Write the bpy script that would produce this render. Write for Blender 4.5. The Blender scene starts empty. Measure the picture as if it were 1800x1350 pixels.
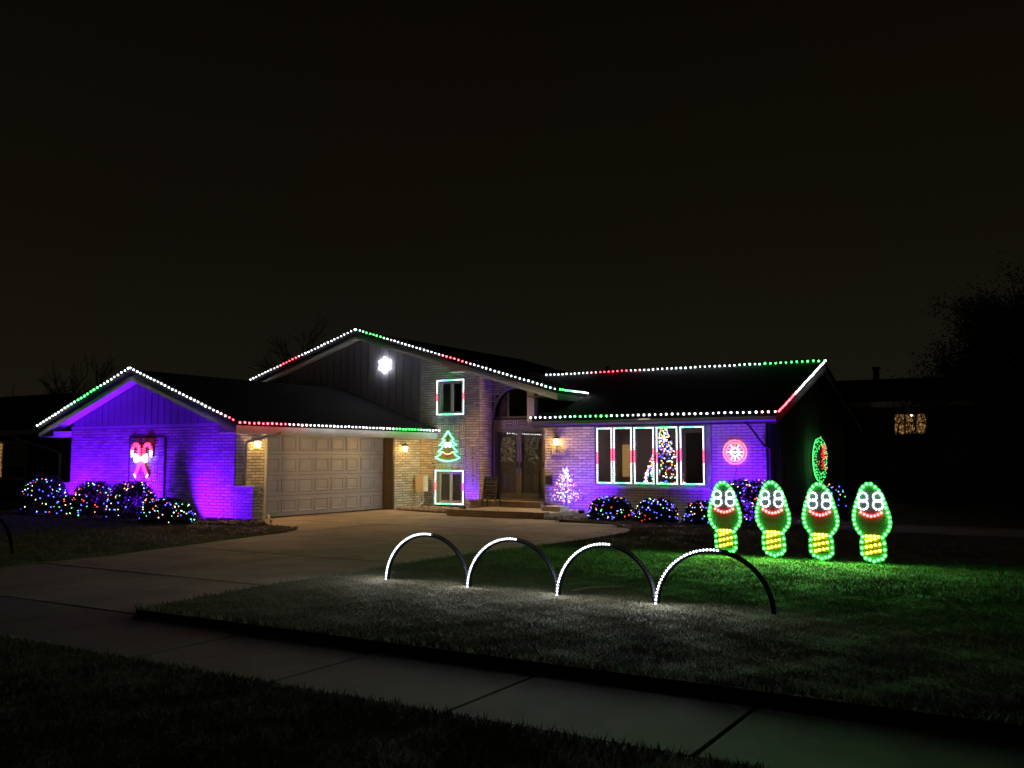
import bpy, bmesh, math, random
import numpy as np
from mathutils import Vector, Matrix, Euler
R = math.radians
rnd = random.Random(7)
S = bpy.context.scene
COL = S.collection

# ------------------------------------------------------------------ camera, sky, exposure
cam_d = bpy.data.cameras.new('camera')
cam = bpy.data.objects.new('camera', cam_d); COL.objects.link(cam)
cam_d.sensor_width = 36.0; cam_d.lens = 36.0*1640/1800; cam_d.clip_end = 2000; cam_d.clip_start = 0.05
cam.location = (0, 0, 1.6); cam.rotation_euler = (R(90+4.4628), 0, R(31.2957))
S.camera = cam

W = bpy.data.worlds.new('World'); S.world = W; W.use_nodes = True
nt = W.node_tree; nt.nodes.clear()
out = nt.nodes.new('ShaderNodeOutputWorld'); bg = nt.nodes.new('ShaderNodeBackground')
tc = nt.nodes.new('ShaderNodeTexCoord'); sep = nt.nodes.new('ShaderNodeSeparateXYZ')
ramp = nt.nodes.new('ShaderNodeValToRGB')
nz = nt.nodes.new('ShaderNodeTexNoise'); nz.inputs['Scale'].default_value = 1.6; nz.inputs['Detail'].default_value = 3
mx = nt.nodes.new('ShaderNodeMix'); mx.data_type = 'RGBA'; mx.blend_type = 'MULTIPLY'; mx.inputs[0].default_value = 0.35
# a light-polluted overcast night sky: brownish, palest at the horizon
ramp.color_ramp.elements[0].position = 0.0; ramp.color_ramp.elements[0].color = (.0120, .0106, .0066, 1)
ramp.color_ramp.elements[1].position = 0.55; ramp.color_ramp.elements[1].color = (.0028, .0020, .0010, 1)
e = ramp.color_ramp.elements.new(.22); e.color = (.0066, .0052, .0028, 1)
nt.links.new(tc.outputs['Generated'], sep.inputs[0]); nt.links.new(sep.outputs[2], ramp.inputs[0])
nt.links.new(tc.outputs['Generated'], nz.inputs['Vector'])
nt.links.new(ramp.outputs[0], mx.inputs[6]); nt.links.new(nz.outputs['Color'], mx.inputs[7])
nt.links.new(mx.outputs[2], bg.inputs[0]); bg.inputs[1].default_value = 1.0
nt.links.new(bg.outputs[0], out.inputs[0])
S.view_settings.view_transform = 'Standard'; S.view_settings.look = 'None'
S.view_settings.exposure = 0.0; S.view_settings.gamma = 1.0; S.view_settings.use_curve_mapping = False
S.render.engine = 'CYCLES'
S.cycles.use_denoising = True
S.cycles.max_bounces = 6; S.cycles.diffuse_bounces = 3; S.cycles.glossy_bounces = 3; S.cycles.transparent_max_bounces = 12
S.cycles.sample_clamp_indirect = 2.0; S.cycles.sample_clamp_direct = 8.0; S.cycles.filter_width = 1.65; S.cycles.caustics_reflective = False; S.cycles.caustics_refractive = False

# ------------------------------------------------------------------ materials
MT = {}
def pmat(name, c1, c2=None, scale=6.0, rough=.7, bump=0.0, bscale=60.0, island=0.0, metal=0.0, detail=4.0, spec=.5):
    m = bpy.data.materials.new(name); m.use_nodes = True; MT[name] = m
    n = m.node_tree.nodes; l = m.node_tree.links; b = n['Principled BSDF']
    b.inputs['Roughness'].default_value = rough; b.inputs['Metallic'].default_value = metal
    b.inputs['Specular IOR Level'].default_value = spec
    c2 = c2 or tuple(x*.75 for x in c1)
    t = n.new('ShaderNodeTexCoord'); z = n.new('ShaderNodeTexNoise')
    z.inputs['Scale'].default_value = scale; z.inputs['Detail'].default_value = detail; z.inputs['Roughness'].default_value = .65
    l.new(t.outputs['Object'], z.inputs['Vector'])
    r = n.new('ShaderNodeValToRGB'); r.color_ramp.elements[0].position = .32; r.color_ramp.elements[1].position = .68
    r.color_ramp.elements[0].color = (*c2, 1); r.color_ramp.elements[1].color = (*c1, 1)
    l.new(z.outputs['Fac'], r.inputs[0]); last = r.outputs[0]
    if island:
        g = n.new('ShaderNodeNewGeometry'); mr = n.new('ShaderNodeMapRange')
        mr.inputs[3].default_value = 1-island; mr.inputs[4].default_value = 1+island*.5
        l.new(g.outputs['Random Per Island'], mr.inputs[0])
        hsv = n.new('ShaderNodeHueSaturation'); l.new(mr.outputs[0], hsv.inputs['Value']); l.new(last, hsv.inputs['Color'])
        last = hsv.outputs[0]
    l.new(last, b.inputs['Base Color'])
    if bump:
        z2 = n.new('ShaderNodeTexNoise'); z2.inputs['Scale'].default_value = bscale; z2.inputs['Detail'].default_value = 5
        l.new(t.outputs['Object'], z2.inputs['Vector'])
        bp = n.new('ShaderNodeBump'); bp.inputs['Strength'].default_value = bump; bp.inputs['Distance'].default_value = .01
        l.new(z2.outputs['Fac'], bp.inputs['Height']); l.new(bp.outputs[0], b.inputs['Normal'])
    return m
def emat(name, col, strength):
    m = bpy.data.materials.new(name); m.use_nodes = True; MT[name] = m
    n = m.node_tree.nodes; b = n['Principled BSDF']
    b.inputs['Base Color'].default_value = (*[min(.8, .25+.5*c) for c in col], 1); b.inputs['Roughness'].default_value = .3
    b.inputs['Emission Color'].default_value = (*col, 1); b.inputs['Emission Strength'].default_value = strength
    return m
def glassmat(name, tint=(.9, .92, .95), ior=1.5, rough=.0, extra=.04):
    m = bpy.data.materials.new(name); m.use_nodes = True; MT[name] = m
    n = m.node_tree.nodes; l = m.node_tree.links; n.clear()
    o = n.new('ShaderNodeOutputMaterial'); mi = n.new('ShaderNodeMixShader'); tr = n.new('ShaderNodeBsdfTransparent'); gl = n.new('ShaderNodeBsdfGlossy')
    tr.inputs[0].default_value = (*tint, 1); gl.inputs['Roughness'].default_value = rough
    fr = n.new('ShaderNodeFresnel'); fr.inputs[0].default_value = ior
    ad = n.new('ShaderNodeMath'); ad.operation = 'ADD'; ad.inputs[1].default_value = extra; ad.use_clamp = True
    l.new(fr.outputs[0], ad.inputs[0]); l.new(ad.outputs[0], mi.inputs[0])
    l.new(tr.outputs[0], mi.inputs[1]); l.new(gl.outputs[0], mi.inputs[2]); l.new(mi.outputs[0], o.inputs[0])
    return m

pmat('brick', (.68, .615, .54), (.50, .44, .375), 22, .85, .8, 70, island=.32)
pmat('mortar', (.085, .072, .062), (.055, .047, .04), 30, .95, .5, 120)
pmat('siding_garage', (.30, .295, .31), (.25, .245, .26), 4, .7, .3, 90, island=.10)
pmat('siding_main', (.30, .285, .33), (.25, .235, .275), 4, .75, .3, 90, island=.14)
pmat('siding_end', (.36, .35, .37), (.30, .29, .31), 4, .8, island=.15)
pmat('siding_back', (.05, .05, .055), (.035, .035, .04), 4, .8)
pmat('trim', (.50, .48, .46), (.43, .41, .39), 3, .55, .1, 60)
pmat('trim_dark', (.16, .15, .145), (.12, .11, .105), 3, .6, .1, 60)
pmat('soffit', (.62, .60, .60), (.55, .53, .53), 5, .6, .1, 60)
pmat('shingle', (.013, .013, .016), (.007, .007, .009), 25, .95, 1.0, 55, spec=.1)
pmat('garage_door', (.34, .335, .44), (.295, .29, .375), 2.5, .5, .08, 120)
pmat('garage_jamb', (.12, .085, .055), (.08, .055, .035), 8, .6)
pmat('concrete', (.32, .262, .252), (.15, .12, .115), 1.1, .85, .5, 130, island=.22, detail=8)
pmat('concrete_walk', (.125, .112, .116), (.06, .053, .056), 1.7, .85, .5, 130, island=.25, detail=8)
pmat('step_stone', (.30, .235, .18), (.20, .15, .11), 5, .8, .6, 90)
pmat('soil', (.045, .036, .026), (.02, .016, .011), 9, .95, 1.0, 60)
pmat('lawn_soil', (.10, .088, .055), (.05, .046, .028), 2.2, .95, 1.0, 45, detail=8)
pmat('grass', (.19, .17, .115), (.12, .11, .07), .9, .75, island=.28, detail=6, spec=.25)
pmat('gravel', (.36, .26, .235), (.20, .145, .135), 14, .85, island=.5)
pmat('leaf_litter', (.16, .11, .05), (.06, .04, .02), 12, .85, island=.5)
pmat('leaf', (.022, .034, .015), (.010, .017, .008), 5, .6, island=.45, spec=.25)
pmat('leaf_dark', (.020, .024, .014), (.010, .012, .008), 5, .7, island=.4)
pmat('bark', (.075, .058, .045), (.04, .03, .022), 12, .9, .8, 50)
pmat('bark_pale', (.34, .30, .26), (.22, .19, .16), 12, .85, .6, 50)
pmat('black_metal', (.018, .018, .02), (.012, .012, .014), 8, .45)
pmat('black_plastic', (.022, .022, .026), (.013, .013, .016), 8, .5)
pmat('tube_black', (.004, .004, .006), (.003, .003, .004), 8, .9, spec=.02)
pmat('grey_metal', (.42, .42, .43), (.33, .33, .34), 8, .45, metal=.3)
pmat('beige_metal', (.52, .47, .38), (.45, .40, .32), 5, .5)
pmat('downspout', (.55, .53, .50), (.46, .44, .41), 5, .5)
pmat('downspout_dark', (.07, .06, .06), (.045, .04, .04), 5, .5)
pmat('board_dark', (.055, .040, .040), (.038, .028, .028), 5, .55)
pmat('board_yellow', (.42, .34, .02), (.33, .26, .015), 5, .55)
pmat('board_green', (.012, .10, .03), (.008, .07, .02), 5, .5)
pmat('tree_board', (.10, .20, .04), (.07, .15, .03), 5, .5)
pmat('board_red', (.30, .02, .03), (.2, .012, .02), 5, .5)
pmat('unlit_lens', (.20, .20, .22), (.16, .16, .18), 5, .25)
pmat('window_frame', (.42, .40, .42), (.36, .34, .36), 5, .5)
pmat('storm_frame', (.22, .195, .18), (.17, .15, .14), 5, .4)
pmat('door_wood', (.17, .115, .10), (.11, .07, .06), 6, .45)
pmat('blind', (.40, .38, .36), (.34, .32, .30), 5, .6)
pmat('room_wall', (.42, .36, .38), (.38, .325, .34), 2, .8)
pmat('room_dark', (.035, .028, .03), (.025, .02, .022), 2, .7)
pmat('room_floor', (.18, .12, .08), (.13, .085, .055), 3, .5)
pmat('chalkboard', (.012, .012, .013), (.008, .008, .009), 6, .7)
pmat('chalk_white', (.75, .75, .75), (.6, .6, .6), 20, .9)
pmat('chalk_pink', (.75, .25, .35), (.6, .18, .28), 20, .9)
pmat('sign_wood', (.42, .37, .33), (.34, .29, .25), 9, .7)
pmat('sign_letter', (.03, .025, .03), (.02, .018, .02), 9, .7)
pmat('plaque', (.60, .53, .42), (.52, .45, .35), 9, .6)
pmat('red_cloth', (.65, .03, .07), (.45, .02, .05), 9, .7)
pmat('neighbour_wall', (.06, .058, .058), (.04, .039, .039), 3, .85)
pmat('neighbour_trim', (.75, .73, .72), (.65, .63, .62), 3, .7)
glassmat('glass'); glassmat('glass_dark', (.35, .33, .36), 1.55, 0, .06)

emat('bulb_white', (0.93, 0.97, 1), 30)
emat('bulb_red', (1, 0.045, 0.07), 26)
emat('bulb_pink', (1, 0.42, 0.47), 28)
emat('bulb_green', (0.045, 1, 0.1), 24)
emat('bulb_mint', (0.45, 1, 0.62), 28)
emat('led_white', (0.93, 0.98, 1), 130)
emat('led_red', (1, 0.05, 0.1), 80)
emat('led_green', (0.07, 1, 0.24), 80)
emat('led_mint', (0.6, 1, 0.85), 100)
emat('prop_green', (0.04, 1, 0.075), 430)
emat('prop_white', (0.62, 0.86, 1), 90)
emat('prop_red', (1, 0.03, 0.04), 170)
emat('prop_yellow', (0.95, 1, 0.08), 80)
emat('arch_white', (0.93, 0.95, 1), 380)
emat('mini_red', (1, 0.06, 0.03), 9)
emat('mini_orange', (1, 0.36, 0.08), 8)
emat('mini_green', (0.12, 1, 0.28), 8)
emat('mini_blue', (0.06, 0.07, 1), 16)
emat('mini_white', (1, 0.84, 0.6), 7)
emat('mini_cool', (0.28, 0.5, 1), 8)
emat('mini_pink', (1, 0.2, 0.42), 12)
emat('neon_mint', (0.14, 1, 0.5), 7)
emat('neon_orange', (1, 0.34, 0.14), 5)
emat('neon_white', (0.9, 0.96, 1), 5)
emat('neon_pink', (1, 0.035, 0.06), 6)
emat('snow_white', (0.9, 0.95, 1), 42)
emat('wheel_red', (1, 0.15, 0.04), 5)
emat('lamp_glass', (1, 0.59, 0.16), 1150)
emat('warm_window', (1, 0.55, 0.16), 0.45)
emat('oval_green', (.08, 1, .20), 3.0)
emat('oval_red', (1, .05, .06), 2.5)
emat('room_fill_light', (1, .80, .62), 22.0)
emat('flood_lens', (0.3, 0.02, 1), 20)

# faint lights are seen but not sampled as sources
for _k in ('mini_red', 'mini_orange', 'mini_green', 'mini_blue', 'mini_white', 'mini_cool', 'mini_pink', 'oval_green', 'oval_red', 'warm_window', 'flood_lens', 'wheel_red', 'neon_orange'): MT[_k].cycles.emission_sampling = 'NONE'

# a lit pane seen through twigs and a patterned blind
def pattern_emit(name, col, s, scale):
    m = emat(name, col, s); n = m.node_tree.nodes; l = m.node_tree.links
    t = n.new('ShaderNodeTexCoord'); v = n.new('ShaderNodeTexVoronoi'); v.feature = 'DISTANCE_TO_EDGE'; v.inputs['Scale'].default_value = scale
    r = n.new('ShaderNodeMapRange'); r.inputs[1].default_value = .02; r.inputs[2].default_value = .25; r.inputs[3].default_value = 0.0; r.inputs[4].default_value = s
    l.new(t.outputs['Object'], v.inputs['Vector']); l.new(v.outputs['Distance'], r.inputs[0]); l.new(r.outputs[0], n['Principled BSDF'].inputs['Emission Strength'])
pattern_emit('warm_pane', (1, .52, .16), .42, 9)
emat('lead_glass', (1, .74, .40), .2)  # warm glints painted into the glass as sparse glowing cells
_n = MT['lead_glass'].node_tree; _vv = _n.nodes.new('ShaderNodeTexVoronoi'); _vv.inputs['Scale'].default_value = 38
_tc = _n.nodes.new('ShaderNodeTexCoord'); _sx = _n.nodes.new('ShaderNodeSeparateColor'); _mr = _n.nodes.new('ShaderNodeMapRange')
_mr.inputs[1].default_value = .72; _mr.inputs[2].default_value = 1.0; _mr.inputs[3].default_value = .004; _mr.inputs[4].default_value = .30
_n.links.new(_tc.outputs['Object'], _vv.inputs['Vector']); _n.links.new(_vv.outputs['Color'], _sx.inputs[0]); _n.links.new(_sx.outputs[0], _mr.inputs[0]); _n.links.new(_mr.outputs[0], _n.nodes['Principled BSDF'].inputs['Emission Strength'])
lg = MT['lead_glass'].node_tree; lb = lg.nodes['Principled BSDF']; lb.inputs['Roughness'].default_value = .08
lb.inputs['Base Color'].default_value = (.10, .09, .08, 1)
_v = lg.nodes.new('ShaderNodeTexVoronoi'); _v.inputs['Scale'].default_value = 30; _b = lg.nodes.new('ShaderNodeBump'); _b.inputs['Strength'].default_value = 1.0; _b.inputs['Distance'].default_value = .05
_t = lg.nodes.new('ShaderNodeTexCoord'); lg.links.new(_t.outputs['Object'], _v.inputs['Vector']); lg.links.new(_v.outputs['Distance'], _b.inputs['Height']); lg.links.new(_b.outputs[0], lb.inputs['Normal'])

# ------------------------------------------------------------------ mesh helpers
class MB:
    def __init__(s): s.v = []; s.f = []
    def add(s, vs, fs):
        k = len(s.v); s.v += [tuple(p) for p in vs]; s.f += [tuple(i+k for i in f) for f in fs]; return s
    def box(s, x0, x1, y0, y1, z0, z1):
        return s.add([(x0,y0,z0),(x1,y0,z0),(x1,y1,z0),(x0,y1,z0),(x0,y0,z1),(x1,y0,z1),(x1,y1,z1),(x0,y1,z1)],
                     [(0,3,2,1),(4,5,6,7),(0,1,5,4),(1,2,6,5),(2,3,7,6),(3,0,4,7)])
    def prism(s, pts, d):               # polygon (3D points) pushed along d
        n = len(pts); d = Vector(d); P = [Vector(p) for p in pts]
        return s.add(P+[p+d for p in P], [tuple(range(n))[::-1], tuple(range(n, 2*n))]+[(i, (i+1)%n, n+(i+1)%n, n+i) for i in range(n)])
    def tube(s, pts, r, n=8, cap=True):
        P = [Vector(p) for p in pts]; rings = []; m = len(P); up = None
        rr = r if isinstance(r, (list, tuple)) else [r]*m
        for i, p in enumerate(P):
            d = (P[min(i+1, m-1)]-P[max(i-1, 0)]).normalized()
            if up is None: up = Vector((0,0,1)) if abs(d.z) < .9 else Vector((1,0,0))
            a = d.cross(up); a = a.normalized() if a.length > 1e-6 else Vector((1,0,0)); b = a.cross(d).normalized(); up = b
            rings.append([p+(a*math.cos(2*math.pi*k/n)+b*math.sin(2*math.pi*k/n))*rr[i] for k in range(n)])
        vs = [q for g in rings for q in g]; fs = []
        for i in range(m-1):
            for k in range(n): fs.append((i*n+k, i*n+(k+1)%n, (i+1)*n+(k+1)%n, (i+1)*n+k))
        if cap: fs += [tuple(range(n))[::-1], tuple(range((m-1)*n, m*n))]
        return s.add(vs, fs)
    def lathe(s, prof, c, n=16):        # profile of (r, z) about a vertical axis
        vs = []; fs = []; m = len(prof)
        for r, z in prof:
            for k in range(n): a = 2*math.pi*k/n; vs.append((c[0]+r*math.cos(a), c[1]+r*math.sin(a), c[2]+z))
        for i in range(m-1):
            for k in range(n): fs.append((i*n+k, i*n+(k+1)%n, (i+1)*n+(k+1)%n, (i+1)*n+k))
        fs += [tuple(range(n))[::-1], tuple(range((m-1)*n, m*n))]
        return s.add(vs, fs)
    def ico(s, c, r, sy=1.0):
        s.add([(c[0]+p[0]*r, c[1]+p[1]*r*sy, c[2]+p[2]*r) for p in ICO_V], ICO_F); return s
_bm = bmesh.new(); bmesh.ops.create_icosphere(_bm, subdivisions=1, radius=1); _bm.verts.ensure_lookup_table()
ICO_V = [tuple(v.co) for v in _bm.verts]; ICO_F = [tuple(v.index for v in f.verts) for f in _bm.faces]; _bm.free()

def mesh_of(name, mb, smooth=False):
    me = bpy.data.meshes.new(name); me.from_pydata(mb.v, [], mb.f); me.update()
    if smooth: me.polygons.foreach_set('use_smooth', [True]*len(me.polygons))
    return me
def obj(name, mb, mat, parent=None, smooth=False, loc=None, kind=None, label=None):
    me = mb if isinstance(mb, bpy.types.Mesh) else mesh_of(name, mb, smooth)
    if mat is not None and not me.materials: me.materials.append(MT[mat])
    o = bpy.data.objects.new(name, me); COL.objects.link(o)
    if parent is not None:
        o.parent = parent
        if loc is None: o.matrix_parent_inverse = Matrix.Translation(-world_loc(parent))
    if loc is not None: o.location = loc
    if kind: o['kind'] = kind
    if label: o['label'] = label
    return o
def world_loc(o):
    # every parent here is only translated; a mesh child built in world space sits at the origin
    return Vector(o['_w']) if '_w' in o else Vector((0, 0, 0))
def thing(name, label, cat, loc=(0,0,0), group=None):
    o = bpy.data.objects.new(name, None); COL.objects.link(o); o.location = loc; o.empty_display_size = .2
    o['_w'] = list(loc); o['label'] = label; o['category'] = cat
    if group: o['group'] = group
    return o
def tag(o, label, cat, group=None):
    o['label'] = label; o['category'] = cat
    if group: o['group'] = group
    return o
def struct(name, mb, mat, **k): return obj(name, mb, mat, kind='structure', **k)
def fast_mesh(name, V, tri=None, quad=None):
    me = bpy.data.meshes.new(name); F = tri if tri is not None else quad; k = F.shape[1]
    me.vertices.add(len(V)); me.vertices.foreach_set('co', V.astype(np.float32).ravel())
    me.loops.add(F.size); me.loops.foreach_set('vertex_index', F.astype(np.int32).ravel())
    me.polygons.add(len(F)); me.polygons.foreach_set('loop_start', np.arange(0, F.size, k, dtype=np.int32))
    me.update(calc_edges=True); return me

# ------------------------------------------------------------------ ground
nr = np.random.default_rng(3)
g = MB(); g.box(-400, 400, -60, 500, -.7, -.20); struct('ground', g, 'soil')
def in_poly(P, poly):
    x, y = P[:, 0], P[:, 1]; c = np.zeros(len(P), bool); n = len(poly)
    for i in range(n):
        x0, y0 = poly[i]; x1, y1 = poly[(i+1) % n]
        k = ((y0 > y) != (y1 > y)) & (x < (x1-x0)*(y-y0)/((y1-y0) if y1 != y0 else 1e-9)+x0); c ^= k
    return c
LAWN_R = [(-8.50, 6.42), (-8.68, 8.5), (-8.62, 10.5), (-8.66, 12.2), (-8.45, 14), (-8.22, 15.6), (-8.13, 17.2), (-8.22, 18.3), (-8.5, 19.1), (-8.35, 19.75), (-7.6, 20.2), (-6.8, 20.9), (-5.2, 21.6), (-4.6, 23.2), (-4.4, 26), (-4.4, 34), (-4.4, 70), (45, 70), (45, 6.42)]
LAWN_L = [(-13.62, 6.42), (-13.58, 8.5), (-13.66, 10), (-14.2, 12.6), (-14.48, 14.4), (-14.72, 15.1), (-15.2, 15.6), (-16.2, 15.75), (-17.2, 15.2), (-18.6, 14.65), (-21, 14.6), (-24, 14.75), (-26, 15.2), (-26.4, 17), (-26.4, 60), (-70, 60), (-70, 6.42)]
PARK = [(-9.6, -2), (-9.6, 4.98), (45, 4.98), (45, -2)]
PARK_L = [(-70, -2), (-70, 4.98), (-14.2, 4.98), (-14.2, -2)]
def poly_sheet(name, poly, z, mat, depth):
    bm = bmesh.new(); vs = [bm.verts.new((x, y, z)) for x, y in poly]; f = bm.faces.new(vs)
    if f.normal.z < 0: f.normal_flip()
    bm.normal_update()
    if bm.faces[:][0].normal.z < 0: bmesh.ops.reverse_faces(bm, faces=bm.faces[:])
    r = bmesh.ops.extrude_face_region(bm, geom=bm.faces[:])
    bmesh.ops.translate(bm, verts=[v for v in r['geom'] if isinstance(v, bmesh.types.BMVert)], vec=(0, 0, -depth))
    bmesh.ops.recalc_face_normals(bm, faces=bm.faces[:])
    bmesh.ops.triangulate(bm, faces=[f for f in bm.faces if len(f.verts) > 4])
    me = bpy.data.meshes.new(name); bm.to_mesh(me); bm.free(); return struct(name, me, mat)
poly_sheet('lawn', LAWN_R, .012, 'lawn_soil', .25)
poly_sheet('lawn', LAWN_L, .012, 'lawn_soil', .25)
poly_sheet('parkway_lawn', PARK, -.032, 'lawn_soil', .11)
poly_sheet('parkway_lawn', PARK_L, -.032, 'lawn_soil', .11)
def blades(name, poly, rect, dens, h, w, z, label, keep=None):
    x0, x1, y0, y1 = rect; n = int((x1-x0)*(y1-y0)*dens)
    P = np.c_[nr.uniform(x0, x1, n), nr.uniform(y0, y1, n)]
    # thin, uneven turf: patches of longer and shorter grass
    q = np.sin(P[:, 0]*3.1+np.sin(P[:, 1]*2.3)*1.7)*np.sin(P[:, 1]*2.7+np.sin(P[:, 0]*1.9)*2.1)
    q2 = np.sin(P[:, 0]*9.7+P[:, 1]*4.1)*np.sin(P[:, 1]*11.3-P[:, 0]*3.3)
    k = in_poly(P, poly) & (nr.uniform(0, 1, n) < .74+.14*q+.12*q2)
    if keep is not None: k &= keep(P)
    P = P[k]; q = q[k]+.6*q2[k]; n = len(P)
    a = nr.uniform(0, 2*np.pi, n); lean = nr.uniform(.1, 1.1, n); H = h*nr.uniform(.5, 1.15, n)*(1+.32*q); b = a+nr.normal(0, .8, n)+1.57
    ww = w*nr.uniform(.7, 1.3, n); ca, sa = np.cos(a)*ww/2, np.sin(a)*ww/2; zz = np.full(n, z)
    V = np.empty((n, 3, 3)); V[:, 0] = np.c_[P[:, 0]-ca, P[:, 1]-sa, zz]; V[:, 1] = np.c_[P[:, 0]+ca, P[:, 1]+sa, zz]
    V[:, 2] = np.c_[P[:, 0]+np.cos(b)*H*lean, P[:, 1]+np.sin(b)*H*lean, z+H]
    o = obj(name, fast_mesh(name, V.reshape(-1, 3), tri=np.arange(3*n).reshape(n, 3)), 'grass', kind='stuff'); tag(o, label, 'grass'); return o
blades('grass', LAWN_R, (-8.7, 1.5, 6.4, 11.5), 8500, .019, .0055, .011, 'short patchy winter grass on the front lawn around the light arches')
blades('grass', LAWN_R, (-8.7, 6.0, 11.5, 21.0), 2200, .032, .011, .010, 'short grass on the back of the front lawn behind and beside the bulb figures')
blades('grass', LAWN_L, (-27, -13.5, 6.4, 15.8), 1800, .032, .011, .010, 'short grass on the lawn left of the driveway below the lit shrubs')
blades('grass', PARK, (-8.6, 0.2, 2.9, 4.98), 6500, .030, .0055, -.035, 'dark shaggy grass of the parkway strip this side of the sidewalk')
# longer tufts overhanging the pavement edges
def tufts(name, pts, n, h, label, zb=.0):
    V = []; 
    for (a, b) in zip(pts[:-1], pts[1:]):
        L = math.hypot(b[0]-a[0], b[1]-a[1]); 
        for i in range(int(n*L)):
            t = rnd.random(); x = a[0]+(b[0]-a[0])*t+rnd.gauss(0, .025); y = a[1]+(b[1]-a[1])*t+rnd.gauss(0, .025)
            an = rnd.uniform(0, 6.28); l = h*rnd.uniform(.5, 1.3); w = .005
            V += [(x-w*math.sin(an), y+w*math.cos(an), zb), (x+w*math.sin(an), y-w*math.cos(an), zb), (x+math.cos(an)*l*.7, y+math.sin(an)*l*.7, zb+l)]
    V = np.array(V); o = obj(name, fast_mesh(name, V, tri=np.arange(len(V)).reshape(-1, 3)), 'grass', kind='stuff'); tag(o, label, 'grass')
tufts('grass_edge', [(-9.4, 4.98), (2, 4.98)], 170, .045, 'ragged grass blades overhanging the near edge of the sidewalk', -.04)
tufts('grass_edge', [(-8.5, 6.42), (4, 6.42)], 160, .06, 'grass edge of the front lawn along the far side of the sidewalk', .02)
tufts('grass_edge', LAWN_R[:9], 90, .06, 'grass edge of the front lawn along the driveway')
tufts('grass_edge', LAWN_L[:10], 80, .06, 'grass edge of the left lawn along the driveway')

# concrete: slabs with open joints over a dark base
def slab(par, x0, x1, y0, y1, z=0.0, mat='concrete', dz=0.0):
    m = MB(); b = .012
    m.add([(x0,y0,z-.09),(x1,y0,z-.09),(x1,y1,z-.09),(x0,y1,z-.09),(x0,y0,z-b),(x1,y0,z-b),(x1,y1,z-b),(x0,y1,z-b),(x0+b,y0+b,z),(x1-b,y0+b,z),(x1-b,y1-b,z),(x0+b,y1-b,z)],
          [(0,1,5,4),(1,2,6,5),(2,3,7,6),(3,0,4,7),(4,5,9,8),(5,6,10,9),(6,7,11,10),(7,4,8,11),(8,9,10,11)])
    if dz: m.v = [(p, q, r_+(dz if q < (y0+y1)/2 else 0)) for p, q, r_ in m.v]
    return obj('slab', m, mat, par)
walk = struct('sidewalk', MB().box(-80, 60, 4.97, 6.44, -.198, -.15), 'soil')
x = -80.0; cuts = [-8.2-1.58*i for i in range(0, 30)][::-1]+[-6.70, -5.12, -3.56, -1.885, -.26, 1.40, 3.05, 4.7, 6.3, 9.4, 12.6, 19, 32, 60]
for a, b in zip(cuts[:-1], cuts[1:]): slab(walk, a+.006, b-.006, 5.0, 6.41, rnd.uniform(-.040, -.034), 'concrete_walk')
drive = struct('driveway', MB().box(-18.4, -8.0, 8.4, 23.5, -.099, -.06).box(-14.5, -8.0, 6.46, 8.398, -.199, -.15).box(-14.5, -9.62, -2, 4.96, -.199, -.15), 'soil')
gj = .017
for (ya, yb) in ((-2, 1.4), (1.4, 4.98)): slab(drive, -14.1, -9.65, ya+gj, yb-gj, -.04)
for (ya, yb) in ((6.42, 8.52), (8.52, 11.34), (11.34, 14.1)):
    for (xa, xb) in ((-14.5, -10.98), (-10.98, -8.0)): slab(drive, xa+gj, xb-gj, ya+gj, yb-gj, -.006+rnd.uniform(-.002, .003), dz=-.03 if ya < 7 else 0)
for (xa, xb, ya, yb) in ((-18.35, -14.4, 14.1, 17.6), (-18.35, -14.4, 17.6, 21.1), (-18.35, -14.95, 21.1, 23.0), (-14.4, -11.3, 14.1, 17.6), (-14.4, -11.3, 17.6, 21.1), (-11.3, -8.0, 14.1, 17.4), (-11.3, -8.0, 17.4, 19.6), (-11.3, -9.3, 19.6, 20.4)):
    slab(drive, xa+gj, xb-gj, ya+gj, yb-gj, -.006+rnd.uniform(-.002, .003))

# planting beds: a mound of soil under loose stones
def bed(name, poly, z, mat, label, cat, n, stone, smat, zs):
    poly_sheet('planting_bed', poly, z, mat, .12)
    P = np.array(poly); lo, hi = P.min(0), P.max(0); Q = np.c_[nr.uniform(lo[0], hi[0], n), nr.uniform(lo[1], hi[1], n)]
    Q = Q[in_poly(Q, poly)]; m = MB()
    for x, y in Q:
        r = stone*rnd.uniform(.55, 1.25); a = rnd.uniform(0, 6.28); c, s = math.cos(a), math.sin(a); zz = zs+r*rnd.uniform(.2, .9)
        sx, sy, sz = r*rnd.uniform(.8, 1.3), r*rnd.uniform(.6, 1), r*rnd.uniform(.45, .8)
        m.add([(x+c*px-s*py, y+s*px+c*py, zz+pz) for px, py, pz in ((sx,0,0),(0,sy,0),(-sx,0,0),(0,-sy,0),(sx*.2,sy*.2,sz),(-sx*.1,-sy*.2,-sz))],
              [(0,1,4),(1,2,4),(2,3,4),(3,0,4),(1,0,5),(2,1,5),(3,2,5),(0,3,5)])
    tag(obj(name, m, smat, kind='stuff'), label, cat)
BED_R = [(-12.1, 21.0), (-11.2, 20.92), (-9.6, 20.35), (-8.5, 19.15), (-8.35, 19.78), (-7.6, 20.22), (-6.8, 20.92), (-5.2, 21.62), (-4.62, 23.2), (-4.42, 26), (-4.42, 34), (-6.78, 34), (-6.78, 23.55), (-12.1, 23.55)]
bed('gravel', BED_R, .02, 'soil', 'pinkish crushed stone bed in front of the bow window and shrubs', 'gravel', 14000, .030, 'gravel', .02)
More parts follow.
